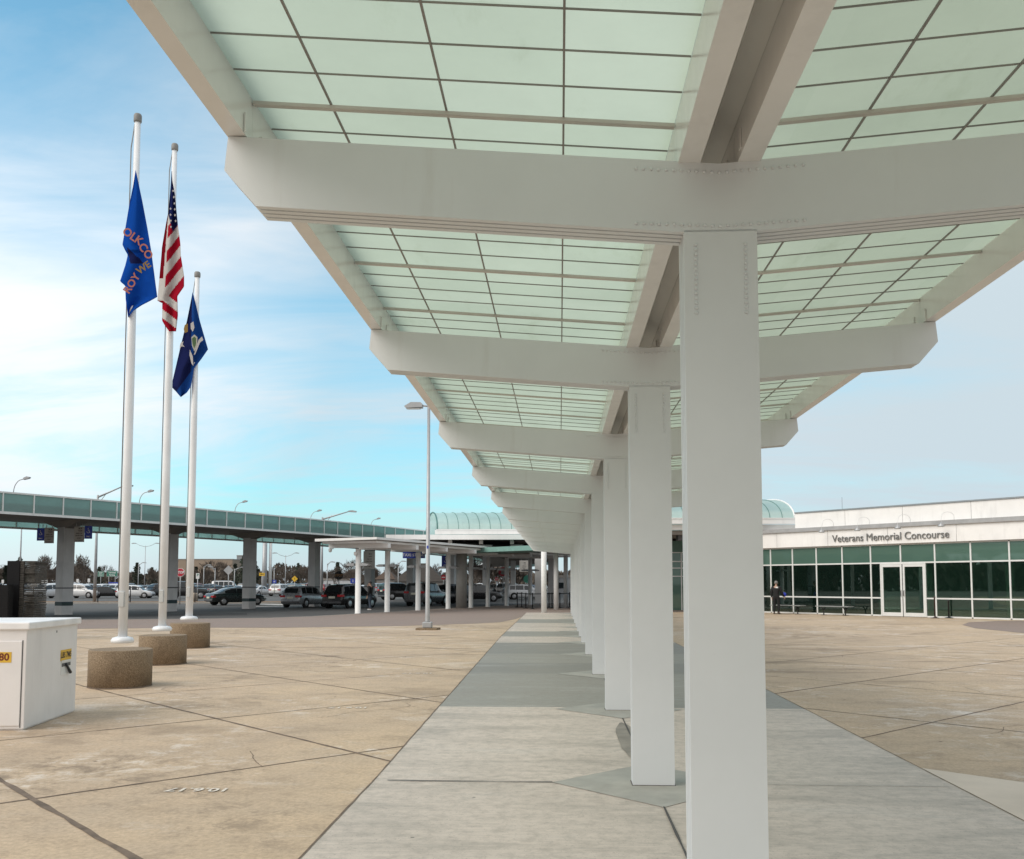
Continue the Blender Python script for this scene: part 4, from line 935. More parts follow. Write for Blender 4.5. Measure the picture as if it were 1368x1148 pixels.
def car_parts(kind):
    tab, W, sides, ws_, rw, ax, wr = KINDS[kind]; P = {}
    xs = []
    for a, b in zip(tab, tab[1:]):
        n = max(1, int((b[0]-a[0])/.22)); xs += [a[0] + (b[0]-a[0])*i/n for i in range(n)]
    xs.append(tab[-1][0])
    m = MB(); secs = [section(st_at(tab, x), W) for x in xs]; np_ = len(secs[0])
    vs = []
    for x, sc in zip(xs, secs):
        for (y, z) in sc: vs.append((x, y, z))
        for (y, z) in sc[::-1][1:-1]: vs.append((x, -y, z))
    nr = 2*np_ - 2
    fs = [(i*nr+k, i*nr+(k+1) % nr, (i+1)*nr+(k+1) % nr, (i+1)*nr+k) for i in range(len(xs)-1) for k in range(nr)]
    m.add(vs, fs, 0, True); m.add(vs[:nr], [list(range(nr))]); m.add(vs[-nr:], [list(range(nr))]); P['body'] = [('body', m, 'paint')]
    def side_pt(x, t, s):
        sc = section(st_at(tab, x), W); a, b = sc[6], sc[7]; return Vector((x, s*(a[0] + (b[0]-a[0])*t + .008), a[1] + (b[1]-a[1])*t))
    P['win'] = []
    for s in (-1, 1):
        for (a, b) in sides:
            g = MB(); g.grid(lambda u, v: side_pt(a + (b-a)*u, .06 + .86*v, s), 5, 1); P['win'].append(('side_window', g, 'glass'))
    def top_pt(x, y):
        sc = section(st_at(tab, x), W); a, b = sc[8], sc[9]; t = min(1, abs(y)/max(.01, a[0])); return b[1] + (a[1]-b[1])*t
    g = MB(); wv = W*.66
    g.grid(lambda u, v: Vector((ws_[1] + (ws_[0]-ws_[1])*v + .012, (u-.5)*2*(wv + (1-v)*.08), top_pt(ws_[1] + (ws_[0]-ws_[1])*v, (u-.5)*2*wv) + .010)), 6, 4); P['win'].append(('windscreen', g, 'glass'))
    g = MB(); g.grid(lambda u, v: Vector((rw[0] + (rw[1]-rw[0])*v - .02, (u-.5)*2*(W*.62), top_pt(rw[0] + (rw[1]-rw[0])*v, (u-.5)*2*W*.62) + .012)), 6, 4); P['win'].append(('rear_window', g, 'glass'))
    P['wheel'] = []
    for sx in (-ax, ax):
        for s in (-1, 1):
            y = s*(W-.10); t = MB(); t.lathe([(wr*.62, -.11), (wr*.95, -.11), (wr, -.07), (wr, .07), (wr*.95, .11), (wr*.62, .11)], (sx, y, wr), 20, 0, 'y')
            t.lathe([(wr+.055, 0), (wr+.055, .004)], (sx, s*(W*1.0+.001), wr+.02), 20, 0, 'y')
            r = MB(); r.lathe([(wr*.60, -.005), (wr*.60, .105), (wr*.5, .112), (wr*.2, .10), (.02, .112)] if s > 0 else [(wr*.60, .005), (wr*.60, -.105), (wr*.5, -.112), (wr*.2, -.10), (.02, -.112)], (sx, y + s*.012, wr), 14, 0, 'y')
            P['wheel'].append((('wheel', t, 'rub'), ('rim', r, 'rim')))
    P['det'] = []
    zh = tab[-3][2]; zt_ = tab[1][2]
    tall = kind != 'sedan'
    for s in (-1, 1):
        h = MB(); x0 = tab[-3][0]; h.bbox(x0-.16, x0+.10, *sorted((s*W*.52, s*W*.90)), zh-.19, zh-.06, .02); P['det'].append(('headlight', h, 'clear'))
        h = MB(); x0 = tab[1][0]; zz = zt_ - (.02 if tall else .13); h.bbox(x0-.05, x0+.22, *sorted((s*W*.50, s*W*.965)), zz-.08, zz+.08, .02); P['det'].append(('tail_light', h, 'red'))
        h = MB(); xm = ws_[1]-.25; h.bbox(xm-.06, xm+.08, *sorted((s*(W+.02), s*(W+.2))), st_at(tab, xm)[2]+.02, st_at(tab, xm)[2]+.17, .02); P['det'].append(('wing_mirror', h, 'paint'))
    h = MB(); h.box(tab[0][0]-.02, tab[0][0]+.05, -.26, .26, zt_-.20 if tall else zt_-.27, zt_-.05 if tall else zt_-.13); P['det'].append(('licence_plate', h, 'plate'))
    h = MB(); h.bbox(tab[0][0]-.03, tab[0][0]+.2, -W*.84, W*.84, .36, .52, .03); P['det'].append(('rear_bumper', h, 'dark'))
    h = MB(); h.bbox(tab[-1][0]-.2, tab[-1][0]+.015, -W*.55, W*.55, .36, .56, .03); P['det'].append(('front_grille', h, 'dark'))
    return P
MM = {'glass': M_CGLASS, 'rub': M_RUB, 'rim': M_RIM, 'clear': M_CLEAR, 'red': M_RED, 'plate': M_PLATE, 'dark': M_DKGREY}
_cp = {}
def make_car(kind, paint, label, cat, loc, rz, group=None, scale=1.0, name='parked_car'):
    P = _cp.setdefault(kind, car_parts(kind))
    t = thing(name, label, cat, loc, rz, group); t.scale = (scale,)*3
    for n_, mb, mm in P['body'] + P['win'] + P['det']: mb.build(n_, paint if mm == 'paint' else MM[mm], t)
    for (w_, r_) in P['wheel']: o = w_[1].build('wheel', M_RUB, t); r_[1].build('rim', M_RIM, o)
    return t
_far = {}
def far_car(kind, paint, label, cat, loc, rz, group):
    key = (kind, paint.name)
    if key not in _far:
        P = _cp.setdefault(kind, car_parts(kind)); allm = MB(); mats = [paint, M_CGLASS, M_RUB, M_RIM, M_CLEAR, M_RED, M_PLATE, M_DKGREY]; idx = {'paint': 0, 'glass': 1, 'rub': 2, 'rim': 3, 'clear': 4, 'red': 5, 'plate': 6, 'dark': 7}
        lst = P['body'] + P['win'] + P['det'] + [q for w in P['wheel'] for q in w]
        for _, mb, mm in lst:
            o = len(allm.v); allm.v += mb.v; allm.f += [[i+o for i in f] for f in mb.f]; allm.m += [idx[mm]]*len(mb.f); allm.sm += mb.sm
        ob = allm.build('parked_car', mats); _far[key] = ob
    else: ob = _far[key].copy(); COL.objects.link(ob)
    ob.location = loc; ob.rotation_euler = (0, 0, rz)
    return tag(ob, label, cat, group)
PW, PB, PS, PG, PD, PR_, PN = carpaint('car_white', (.62, .63, .64)), carpaint('car_black', (.010, .010, .011)), carpaint('car_silver', (.36, .38, .40), .4), carpaint('car_grey', (.12, .125, .13), .3), carpaint('car_dark_green', (.012, .022, .022)), carpaint('car_red', (.20, .012, .015)), carpaint('car_navy', (.015, .022, .06))
def heading(dx, dy): return atan2(dy, dx)
H1 = heading(.36, .93)
def at_px(px, py, z=ROAD): return onz(px, py, z)
def carpos(px, py): p = at_px(px, py); return (p.x, p.y, ROAD)
p = carpos(468, 812.5); make_car('suv', PB, 'black SUV seen from behind with red tail lights, beside the man at the kerb', 'car', p, H1, 'cars along the kerb road')
p = carpos(408, 811.5); make_car('suv', PS, 'silver SUV with red tail lights stopped behind the black SUV', 'car', p, H1+.10, 'cars along the kerb road', .93)
p = carpos(315, 808.5); make_car('sedan', PD, 'dark green-black sedan half hidden by a ring canopy pier', 'car', p, H1-.42, 'cars along the kerb road')
p = carpos(533, 801.5); make_car('boxy', PB, 'boxy black off-roader between the two nearest round columns', 'car', p, H1-.55, 'cars along the kerb road')
p = carpos(571, 809.5); make_car('boxy', PG, 'grey pickup-like truck rear behind the lamp post', 'car', p, H1, 'cars along the kerb road')
p = carpos(596, 806.8); make_car('suv', PB, 'black SUV just left of the thick grey column', 'car', p, H1+pi*.86, 'cars along the kerb road')
p = carpos(638, 804); make_car('suv', PB, 'black SUV side-on, right of the thick grey column', 'car', p, heading(1, .25), 'cars along the kerb road')
p = carpos(702, 801); make_car('suv', PW, 'pale SUV side-on under the far canopy near the walkway end', 'car', p, heading(1, .18), 'cars along the kerb road', .98)
p = carpos(61, 799.5); make_car('suv', PW, 'white SUV facing the road, left of the first ring canopy pier', 'car', p, heading(-.40, -.92), 'cars parked behind the island')
p = carpos(110, 799.3); make_car('suv', PW, 'white SUV side-on, right of the first ring canopy pier', 'car', p, heading(1, -.12), 'cars parked behind the island')
p = carpos(141, 799.2); make_car('sedan', PB, 'black sedan parked left of the nearest flagpole', 'car', p, heading(.92, .4), 'cars parked behind the island')
p = carpos(181, 799.4); make_car('suv', PW, 'white hatchback with red tail light, right of the nearest flagpole', 'car', p, heading(1, .1), 'cars parked behind the island', .92)
p = carpos(207, 799); make_car('boxy', PB, 'black off-roader nose-on, left of the middle flagpole', 'car', p, heading(-.6, -.8), 'cars parked behind the island', .95)
p = carpos(250, 800); make_car('boxy', PB, 'black off-roader behind the red stop sign', 'car', p, heading(.9, .43), 'cars parked behind the island', 1.1)
p = carpos(347, 796.5); make_car('sedan', PW, 'white sedan seen from behind, right of the second pier', 'car', p, heading(.3, .95), 'cars parked behind the island')
p = carpos(376, 796.5); make_car('suv', PW, 'white SUV seen from behind, below the yellow diamond sign', 'car', p, heading(.15, .99), 'cars parked behind the island')
p = carpos(302, 791); make_car('van', PW, 'white passenger van behind the grey-backed diamond sign', 'van', p, heading(1, .15), 'cars parked behind the island', 1.0)
p = carpos(397, 793.5); make_car('suv', PG, 'grey SUV parked right of the yellow diamond sign', 'car', p, heading(.2, .98), 'cars parked behind the island')
# the rows farther back
random.seed(11)
paints = [('white', PW, 4), ('black', PB, 3), ('silver', PS, 3), ('grey', PG, 2), ('red', PR_, 1), ('navy', PN, 1)]
bag = [q for q in paints for _ in range(q[2])]
for py, x0, x1, stp in ((795.2, -40, 330, 17.5), (792.6, -60, 700, 15), (790.2, -60, 720, 13)):
    x = x0
    while x < x1:
        x += stp*random.uniform(.85, 1.25)
        if py > 794 and (170 < x < 215 or 285 < x < 320 or 335 < x < 360): continue
        nm, pm, _ = random.choice(bag); kd = random.choice(['suv', 'sedan', 'suv', 'sedan', 'boxy'])
        p = carpos(x, py + random.uniform(-.3, .3))
        word = {'suv': 'SUV', 'sedan': 'sedan', 'boxy': 'boxy off-roader'}[kd]
        far_car(kd, pm, 'small far-off %s %s parked in the rows before the trees' % (nm, word), 'car', p, heading(.15, .98) + random.choice([0, pi]) + random.uniform(-.05, .05), '%s %ss in the far parking rows' % (nm, word))

# ------------------------------------------------------------------ road island, markings, railing, bollard
isl = [atd(-90, 780, 83), atd(418, 780, 83), atd(424, 780, 84), atd(418, 780, 86.5), atd(-90, 780, 86.5)]
sheet('road_island', [(q.x, q.y) for q in isl], ROAD+.13, mat('leaf_litter_mulch', (.22, .125, .06), .95, 0, .4, 4, .4), thick=.12)
mb = MB(); a, b = atd(-90, 780, 82.75), atd(420, 780, 82.75)
mb.box(0, (Vector((b.x, b.y, 0)) - Vector((a.x, a.y, 0))).length, -.25, 0, 0, .14, 0, Matrix.Translation((a.x, a.y, ROAD+.001)) @ Matrix.Rotation(YAW, 4, 'Z'))
o = mb.build('island_kerb', mat('kerb_concrete2', (.36, .34, .31), .85)); o['kind'] = 'structure'
def road_quad(name, pts, m=M_WPAINT, z=.004):
    q = [onz(px, py, ROAD) for px, py in pts]; sheet(name, [(v.x, v.y) for v in q], ROAD+z, m)
road_quad('stop_line', [(343, 808.2), (384, 808.8), (386, 807.4), (345, 806.9)]); road_quad('crossing_patch', [(340, 811), (385, 811), (385, 810.2), (340, 810.2)])
road_quad('lane_line', [(648, 800.9), (700, 800.3), (700, 799.9), (648, 800.4)])
road_quad('road_shade_strip', [(45, 826.2), (330, 822), (330, 819.5), (45, 822.2)], mat('painted_road_shade', (.05, .048, .046), .9, 0, .2, 1))  # dark strip painting the ring canopy's shade onto the road
p0, p1 = atd(45, 780, 82.5), atd(325, 780, 82.5)
rl = thing('guard_rail', 'thin black pipe railing along the road island', 'railing', (p0.x, p0.y, ROAD+.13), YAW)
Lr = (Vector((p1.x, p1.y)) - Vector((p0.x, p0.y))).length
m = MB(); m.tube([(0, 0, 1.30), (Lr, 0, 1.30)], .035, 6); m.build('rail', M_BLACK, rl)
for k in range(int(Lr/2.85)+1):
    m = MB(); m.tube([(k*2.85, 0, 0), (k*2.85, 0, 1.3)], .045, 6); m.build('post', M_BLACK, rl)
p = onz(260, 803.8, ROAD); t = thing('bollard', 'squat tan concrete bollard right of the farthest flagpole', 'bollard', (p.x, p.y, ROAD))
m = MB(); m.lathe([(.30, 0), (.30, .75), (.27, .82), (.10, .86)], n=20); m.build('body', mat('bollard_concrete', (.38, .32, .26), .9, 0, .2, 4), t)

# ------------------------------------------------------------------ street lamps and road signs
def lampx(px, pbase, ytop, dist, kind, lab, armpx=(0, 0), grp=None, r=.07):
    p = atd(px, 780, dist); z = EYE + (780-ytop)/F_PX*dist; s = dist/F_PX
    t = thing('street_lamp', lab, 'street lamp', (p.x, p.y, ROAD), YAW, grp); H = z - ROAD
    m = MB(); m.lathe([(r*1.3, 0), (r, H*.5), (r*.7, H)], n=10); m.build('pole', M_GREY, t)
    m = MB(); b_ = MB()
    def head(x, zz, d):
        b_.prism([(x, zz-.06), (x+d*.75, zz-.10), (x+d*.8, zz+.02), (x+d*.4, zz+.10), (x, zz+.06)], -.16, .16, 'y')
    if kind == 'twin':
        for d in (-1, 1): m.tube([(0, 0, H-.25), (d*armpx[0]*s*.6, 0, H+.02), (d*armpx[0]*s, 0, H+armpx[1]*s)], .04, 6); head(d*armpx[0]*s, H+armpx[1]*s, d)
    elif kind == 'curve':
        ax_, az = armpx[0]*s, armpx[1]*s
        pts = [(ax_*(1-cos(a*pi/12)), 0, H + az*sin(a*pi/12)) for a in range(7)]; m.tube(pts, .05, 6); head(ax_, H+az, 1)
    elif kind == 'arm': m.tube([(0, 0, H-.2), (armpx[0]*s, 0, H+armpx[1]*s)], [.09, .05], 6); m.tube([(0, 0, H-.9), (armpx[0]*s*.35, 0, H+armpx[1]*s*.3)], .03, 6); head(armpx[0]*s*.97, H+armpx[1]*s, 1)
    m.build('arm', M_GREY, t); b_.build('lamp_head', M_GREY, t)
for (x, lab) in ((17, 'leftmost curved-arm street lamp rising above the teal fascia'), (187, 'curved-arm street lamp above the fascia between first and second flagpoles'), (316, 'curved-arm street lamp above the fascia, right of the flagpoles'), (418, 'curved-arm street lamp left of the long angled lamp arm'), (499, 'curved-arm street lamp farthest along the teal fascia')):
    p, t_ = ring_pt(ring_s(x-5, 11.2)); n = Vector((-t_.y, t_.x, 0)); p = p + n*11.2
    t = thing('street_lamp', lab, 'street lamp', (p.x, p.y, 5.47), YAW, 'curved-arm street lamps on the ring canopy roof')
    t.scale = (.8, .8, .92)
    m = MB(); m.lathe([(.045, 0), (.035, 1.75)], n=8); m.build('pole', M_GREY, t)
    m = MB(); m.tube([(.62*(1-cos(a*pi/12)), 0, 1.75 + .85*sin(a*pi/12)) for a in range(6)] + [(.85, 0, 2.66)], .03, 6); m.build('arm', M_GREY, t)
    m = MB(); m.prism([(.75, 2.58), (1.15, 2.66), (1.22, 2.76), (1.0, 2.80), (.75, 2.70)], -.14, .14, 'y'); m.build('lamp_head', M_GREY, t)
lampx(127, 805, 661, 84.5, 'arm', 'tall grey lamp mast with long angled arm behind the nearest flagpole', (36, 13), r=.12)
lampx(429.5, 800, 691, 92, 'arm', 'tall grey lamp mast with long angled arm beside the fourth pier', (36, 8), r=.12)
lampx(193, 785, 729, 180, 'twin', 'twin-arm parking lamp between the first and second flagpoles', (13, 3), 'twin-arm lamps in the parking lot')
lampx(381, 790, 742, 170, 'twin', 'twin-arm parking lamp above the white SUV', (12, 3), 'twin-arm lamps in the parking lot')
lampx(26, 790, 672, 90, 'arm', 'thin lamp pole rising behind the black memorial', (5, 1))
for (x, yt, dist, d) in ((184.5, 754, 190, 5), (287, 759, 150, -10), (313, 760, 160, 9), (366, 760, 170, -8), (272, 757, 170, 4), (437, 753, 150, 4), (532, 752, 150, 4)):
    lampx(x, 0, yt, dist, 'arm', {184.5: 'small lamp left of the twin-arm lamp behind the flagpoles', 287: 'small lamp by the tan building, left of the diamond sign', 313: 'small white lamp left of the second bare pier', 366: 'small lamp right of the second pier, arm to the left', 272: 'small lamp left of the tan building front', 437: 'small lamp by the stop sign', 532: 'small lamp left of the brown roofed house'}[x], (d, 2), 'small lamps in the parking lot', .08)
bp_ = atd(353, 780, 150); t = thing('light_mast', 'very thick pale mast rising behind the second pier', 'mast', (bp_.x, bp_.y, ROAD))
m = MB(); m.lathe([(.42, 0), (.36, 9)], n=16); m.build('mast', M_GREY, t); m = MB(); m.lathe([(.25, 0), (.25, 9.2)], (.75, 0.6, 0), n=12); m.build('side_tube', M_FRAME, t)
def sign(px, py, r, dist, kind, lab, ybase, text=None):
    p = atd(px, 780, dist); z = EYE + (780-py)/F_PX*dist; s = dist/F_PX; rr = r*s
    t = thing('road_sign', lab, 'sign', (p.x, p.y, ROAD), YAW); zz = z - ROAD
    m = MB(); m.tube([(0, .05, 0), (0, .05, zz+rr*.8)], .045, 6); m.build('post', M_GREY, t)
    b = MB(); Mx = plane_M((0, -.004, zz), (1, 0, 0), (0, 0, 1))
    def poly(n, rad, off, mi, z0): b.prism([(rad*cos(off+2*pi*k/n), rad*sin(off+2*pi*k/n)) for k in range(n)], z0, z0+.008, 'z', mi, Mx)
    mats = [M_SRED, M_SWHT]
    if kind == 'stop': poly(8, rr*1.08, pi/8, 1, -.02); poly(8, rr*.98, pi/8, 0, -.011)
    elif kind == 'stopdark': poly(8, rr*1.08, pi/8, 0, -.02); mats = [M_BLACK, M_SORG]
    elif kind == 'back': poly(4, rr*1.1, 0, 0, -.02); mats = [M_GREY, M_GREY]
    elif kind == 'diamond': poly(4, rr*1.1, 0, 1, -.02); poly(4, rr*1.0, 0, 0, -.011); mats = [M_SYEL, M_INK]
    elif kind == 'noentry': poly(20, rr, 0, 0, -.02); b.box(-rr*.7, rr*.7, -rr*.16, rr*.16, -.011, -.004, 1, Mx)
    elif kind == 'octback': poly(8, rr*1.05, pi/8, 0, -.02); b.prism([(-rr*.5, -rr*.5), (rr*.3, -rr*.6), (rr*.5, rr*.3), (-rr*.3, rr*.5)], -.011, -.004, 'z', 1, Mx); mats = [M_SRED, M_SGRY]
    elif kind == 'green': poly(10, rr, 0, 0, -.02); mats = [M_SGRN, M_SWHT]
    if text:
        vs, fs = text_geo(text, rr*.78, 0, rr*.03); b.add([(v.x, v.y, .006) for v in vs], fs, 1, False, Mx)
    b.build('face', mats, t, fixn=False)
def rect_sign(px0, px1, py0, py1, dist, mcol, lab, lines=(), lm=None, border=None):
    p = atd((px0+px1)/2, 780, dist); s = dist/F_PX; z = EYE + (780-(py0+py1)/2)*s - ROAD; w, h = (px1-px0)*s, (py1-py0)*s
    t = thing('road_sign', lab, 'sign', (p.x, p.y, ROAD), YAW); m = MB(); 
    for sx in ((-.3, .3) if w > 1.4 else (0,)): m.tube([(sx*w, .06, 0), (sx*w, .06, z+h/2)], .05, 6)
    m.build('post', M_GREY, t)
    board(t, 'face', w, h, mcol, z, lines, lm, border=border)
sign(240.5, 765, 5.6, 79, 'stop', 'red stop sign facing the plaza left of the farthest flagpole', 803, 'STOP')
sign(452.5, 769, 5.6, 77, 'stopdark', 'dark octagonal stop sign with dull orange letters above the black SUV', 803, 'STOP')
sign(304.8, 762, 6, 100, 'back', 'grey back of a diamond road sign above the dark sedan', 800)
sign(393.5, 773.5, 4.2, 120, 'diamond', 'yellow diamond warning sign above the parked white SUV', 800, '!')
sign(592.5, 771.5, 3.4, 105, 'noentry', 'round red no-entry sign left of the thick grey column', 800)
sign(672, 764, 6.2, 82, 'octback', 'brown and red octagonal sign half behind a round column', 800)
sign(663.5, 773.5, 2.3, 120, 'noentry', 'tiny round red sign beyond the octagonal one', 800)
sign(704.5, 774, 5.5, 110, 'green', 'dark green round sign under the far canopy', 800)
rect_sign(130, 138.5, 763.5, 770.5, 170, M_SGRN, 'small green highway sign left of the nearest flagpole', [('EXIT', .34, 0, .18), ('ONLY', .3, 0, -.2)], M_SWHT, True)
rect_sign(142, 156.5, 763, 770.5, 170, M_SGRN, 'wider green highway sign beside the nearest flagpole', [('Terminal', .38, 0, .2), ('Parking', .36, 0, -.22)], M_SWHT, True)
rect_sign(145, 158, 778, 783, 150, M_SBLU, 'low blue sign left of the nearest flagpole', [('PARKING', .3, 0, 0)], M_SWHT)
rect_sign(346, 353.5, 765.5, 769.5, 120, M_SYEL, 'small yellow rectangular sign beside the thick mast', [('YIELD', .22, 0, 0)])
rect_sign(261.5, 266, 766, 773.5, 95, M_SWHT, 'small white and green sign right of the farthest flagpole', [('P', .35, 0, .08)], M_SGRN)
rect_sign(468, 475, 773, 779.5, 95, M_SBLU, 'small blue sign behind the nearest round column', [('i', .4, 0, 0)], M_SWHT)
rect_sign(364, 369, 775, 779.5, 130, M_SBLU, 'tiny blue sign left of the twin-arm lamp', [('H', .3, 0, 0)], M_SWHT)
for (x, y, d) in ((57, 777, 130), (61.5, 777, 132), (103.5, 776, 130), (118.5, 775.5, 130), (3.5, 777, 130)):
    rect_sign(x-1.6, x+1.6, y-2.3, y+2.3, d, M_SWHT, {57: 'tiny white sign board left of the first pier', 61.5: 'second tiny white board, close to the first pier', 103.5: 'tiny white board right of the first pier', 118.5: 'tiny white board left of the tall lamp mast', 3.5: 'tiny white board at the far left edge'}[x])

# ------------------------------------------------------------------ far buildings
def houses(name, lab, px0, px1, yt, dist, dep, m, roof=None, yr=None, wins=0):
    p = atd((px0+px1)/2, 780, dist); s = dist/F_PX; w = (px1-px0)*s; h = EYE + (780-yt)*s - ROAD
    t = thing(name, lab, 'building', (p.x, p.y, ROAD), YAW)
    b = MB(); b.box(-w/2, w/2, 0, dep, 0, h); b.build('walls', m, t)
    if roof:
        hr = EYE + (780-yr)*s - ROAD; b = MB(); q = [(-w/2-.4, -.4, h), (w/2+.4, -.4, h), (w/2+.4, dep+.4, h), (-w/2-.4, dep+.4, h), (-w*.12, dep/2, hr), (w*.12, dep/2, hr)]
        b.add(q, [(0, 1, 5, 4), (1, 2, 5), (2, 3, 4, 5), (3, 0, 4), (0, 3, 2, 1)]); b.build('roof', roof, t)
    else: b = MB(); b.box(-w/2-.1, w/2+.1, -.1, dep+.1, h, h+.4); b.build('parapet', M_SOFF, t)
    for k in range(wins):
        x = -w/2 + w*(k+.5)/wins; b = MB(); b.box(x-w/wins*.28, x+w/wins*.28, -.06, -.01, h*.35, h*.7); b.build('window', M_CGLASS, t)
    return t
houses('far_building', 'long flat tan building beyond the trees behind the flagpoles', 226, 310, 748, 430, 30, mat('tan_far_wall', (.33, .26, .20), .9, 0, .08, .2))
houses('far_building', 'small grey block rising beyond the tan building', 315.5, 326, 743, 480, 10, mat('grey_far_wall', (.30, .31, .32), .9))
houses('far_house', 'house with steep dark brown hip roof behind the round columns', 527, 592, 777, 160, 9, mat('pale_house_wall', (.3, .28, .26), .9), mat('brown_shingle', (.05, .042, .036), .9, 0, .2, 2), 752, 3)
houses('far_house', 'small house with brown roof left of the steep-roofed house', 503, 526, 774, 190, 8, mat('pale_house_wall', (.3, .28, .26), .9), mat('tan_shingle', (.085, .055, .038), .9), 762, 2)
houses('far_building', 'low white flat building behind the dark stop sign', 432, 470, 775.5, 200, 8, mat('white_far_wall', (.5, .52, .54), .8), None, None, 3)
houses('school_bus_shelter', 'low grey shed roof far behind the walkway end', 742, 775, 772, 160, 8, mat('grey_far_wall', (.30, .31, .32), .9), None, None, 2)

# ------------------------------------------------------------------ trees
M_BARK = mat('grey_brown_bark', (.095, .078, .065), .95, 0, .25, 2)
M_TWIG = mat('brown_grey_twigs', (.115, .092, .076), .95, 0, .3, .6)
M_PINE = mat('dark_pine_needles', (.030, .040, .026), .9, 0, .4, .8)
M_WOOD = mat('bare_wood_mass', (.105, .085, .068), .95, 0, .45, .12)
def bare_tree(seed, H):
    rnd = random.Random(seed); tr, cr = MB(), MB()
    def grow(p, d, L, r, lvl):
        q = p + d*L; mid = p.lerp(q, .5) + Vector((rnd.uniform(-1, 1), rnd.uniform(-1, 1), 0))*L*.06
        (tr if lvl < 2 else cr).tube([p, mid, q], [r, r*.85, r*.65], 6 if lvl < 2 else 3, 0, False)
        if lvl >= 5: return
        n = {0: 4, 1: 4, 2: 4, 3: 4, 4: 3}[lvl]
        for k in range(n):
            t = rnd.uniform(.45, 1.0) if k else 1.0; a = rnd.uniform(0, 2*pi); sp = rnd.uniform(.35, .85) if k else rnd.uniform(.05, .3)
            ax_ = d.orthogonal().normalized(); ax_.rotate(Matrix.Rotation(a, 3, d)); nd = (d*cos(sp) + ax_*sin(sp) + Vector((0, 0, .12))).normalized()
            grow(p + d*L*t, nd, L*rnd.uniform(.58, .78), max(.028, r*.55), lvl+1)
    grow(Vector((0, 0, 0)), Vector((rnd.uniform(-.05, .05), rnd.uniform(-.05, .05), 1)).normalized(), H*.30, H*.020, 0)
    return tr, cr
def pine(seed, H):
    rnd = random.Random(seed); tr, cr = MB(), MB(); tr.tube([(0, 0, 0), (0, 0, H*.95)], [H*.02, .04], 7)
    for k in range(900):
        z = H*(.18 + .80*rnd.random()**.8); R_ = (H-z)*.30 + .35; a = rnd.uniform(0, 2*pi); rr = R_*sqrt(rnd.random())*(.75+.4*sin(z*3.1+a*2))
        c = Vector((rr*cos(a), rr*sin(a), z - rr*.18)); s = rnd.uniform(.18, .42)
        u = Vector((rnd.gauss(0, 1), rnd.gauss(0, 1), rnd.gauss(0, .5))).normalized(); w = u.orthogonal().normalized()
        cr.add([c + u*s, c + w*s*.5, c - u*s, c - w*s*.5], [(0, 1, 2, 3)])
    return tr, cr
protos = []
for sd_, H in ((1, 9.0), (2, 8.0), (5, 10)):
    tr, cr = bare_tree(sd_, H); protos.append(('bare', tr, cr, M_TWIG))
for sd_, H in ((3, 9), (4, 8)):
    tr, cr = pine(sd_, H); protos.append(('pine', tr, cr, M_PINE))
roots = [None]*len(protos)
random.seed(21)
def plant(i, px, dist, sc, lab, grp, name):
    p = atd(px, 780, dist)
    if roots[i] is None:
        t = thing(name, lab, 'tree', (p.x, p.y, ROAD), 0, grp); protos[i][1].build('trunk', M_BARK, t, False); protos[i][2].build('crown', protos[i][3], t, False); roots[i] = t
    else:
        t = copy_tree(roots[i]); t.location = (p.x, p.y, ROAD); tag(t, lab, 'tree', grp)
    t.rotation_euler.z = random.uniform(0, 6.28); t.scale = (sc, sc, sc)
lab_b = 'bare brown-grey tree in the line beyond the parking lot'; lab_p = 'dark green pine in the line beyond the parking lot'
for px in range(-40, 640, 13):
    d_ = random.uniform(235, 300); sc = random.uniform(.72, 1.1)
    if 540 < px < 600: continue
    if random.random() < .28: plant(random.choice([3, 4]), px + random.uniform(-5, 5), d_, sc*.95, lab_p, 'pines beyond the parking lot', 'pine_tree')
    else: plant(random.choice([0, 1, 2]), px + random.uniform(-5, 5), d_, sc, lab_b, 'bare trees beyond the parking lot', 'bare_tree')
for (px, d_, sc, lab) in ((52, 150, .92, 'wide bare tree between the memorial and the first pier'), (112, 150, .92, 'spreading bare tree right of the first pier'), (448, 150, .72, 'bare tree above the dark stop sign'), (474, 150, .75, 'bare tree behind the nearest round column'), (528, 220, .9, 'thin bare tree left of the brown roof'), (632, 125, .85, 'bare tree right of the thick grey column'), (652, 130, .7, 'smaller bare tree left of the octagonal sign'), (580, 190, .9, 'bare tree behind the brown-roofed house'), (690, 150, .6, 'bare tree glimpsed under the far canopy'), (738, 150, .6, 'bare tree glimpsed near the walkway end')):
    plant(random.choice([0, 1, 2]), px, d_, sc, lab, 'nearer bare trees in the parking lot', 'bare_tree')
for (px, d_, sc, lab) in ((325, 240, 1.02, 'tall dark pine left of the second pier'), (340, 235, .95, 'dark pine just behind the second pier'), (398, 250, .82, 'dark pine right of the twin-arm lamp')):
    plant(random.choice([3, 4]), px, d_, sc, lab, 'pines beyond the parking lot', 'pine_tree')
# far wood that reads as one brown mass: real crossing stems and twigs in depth
rnd = random.Random(5); m = MB()
for k in range(24000):
    px = rnd.uniform(-120, 800); dd = rnd.uniform(305, 350); p = atd(px, 780, dd)
    top = 5.4 + 1.6*sin(px*.021) + 1.2*sin(px*.067+1) + .8*sin(px*.19); z = ROAD + max(1.5, top)*rnd.random()**.75
    s = rnd.uniform(.35, 1.1); u = Vector((rnd.gauss(0, .6), rnd.gauss(0, .6), 1)).normalized(); w = Vector((rnd.gauss(0, 1), rnd.gauss(0, 1), .2)).normalized()
    c = Vector((p.x, p.y, z)); m.add([c + u*s, c + w*s*.45, c - u*s, c - w*s*.45], [(0, 1, 2, 3)])
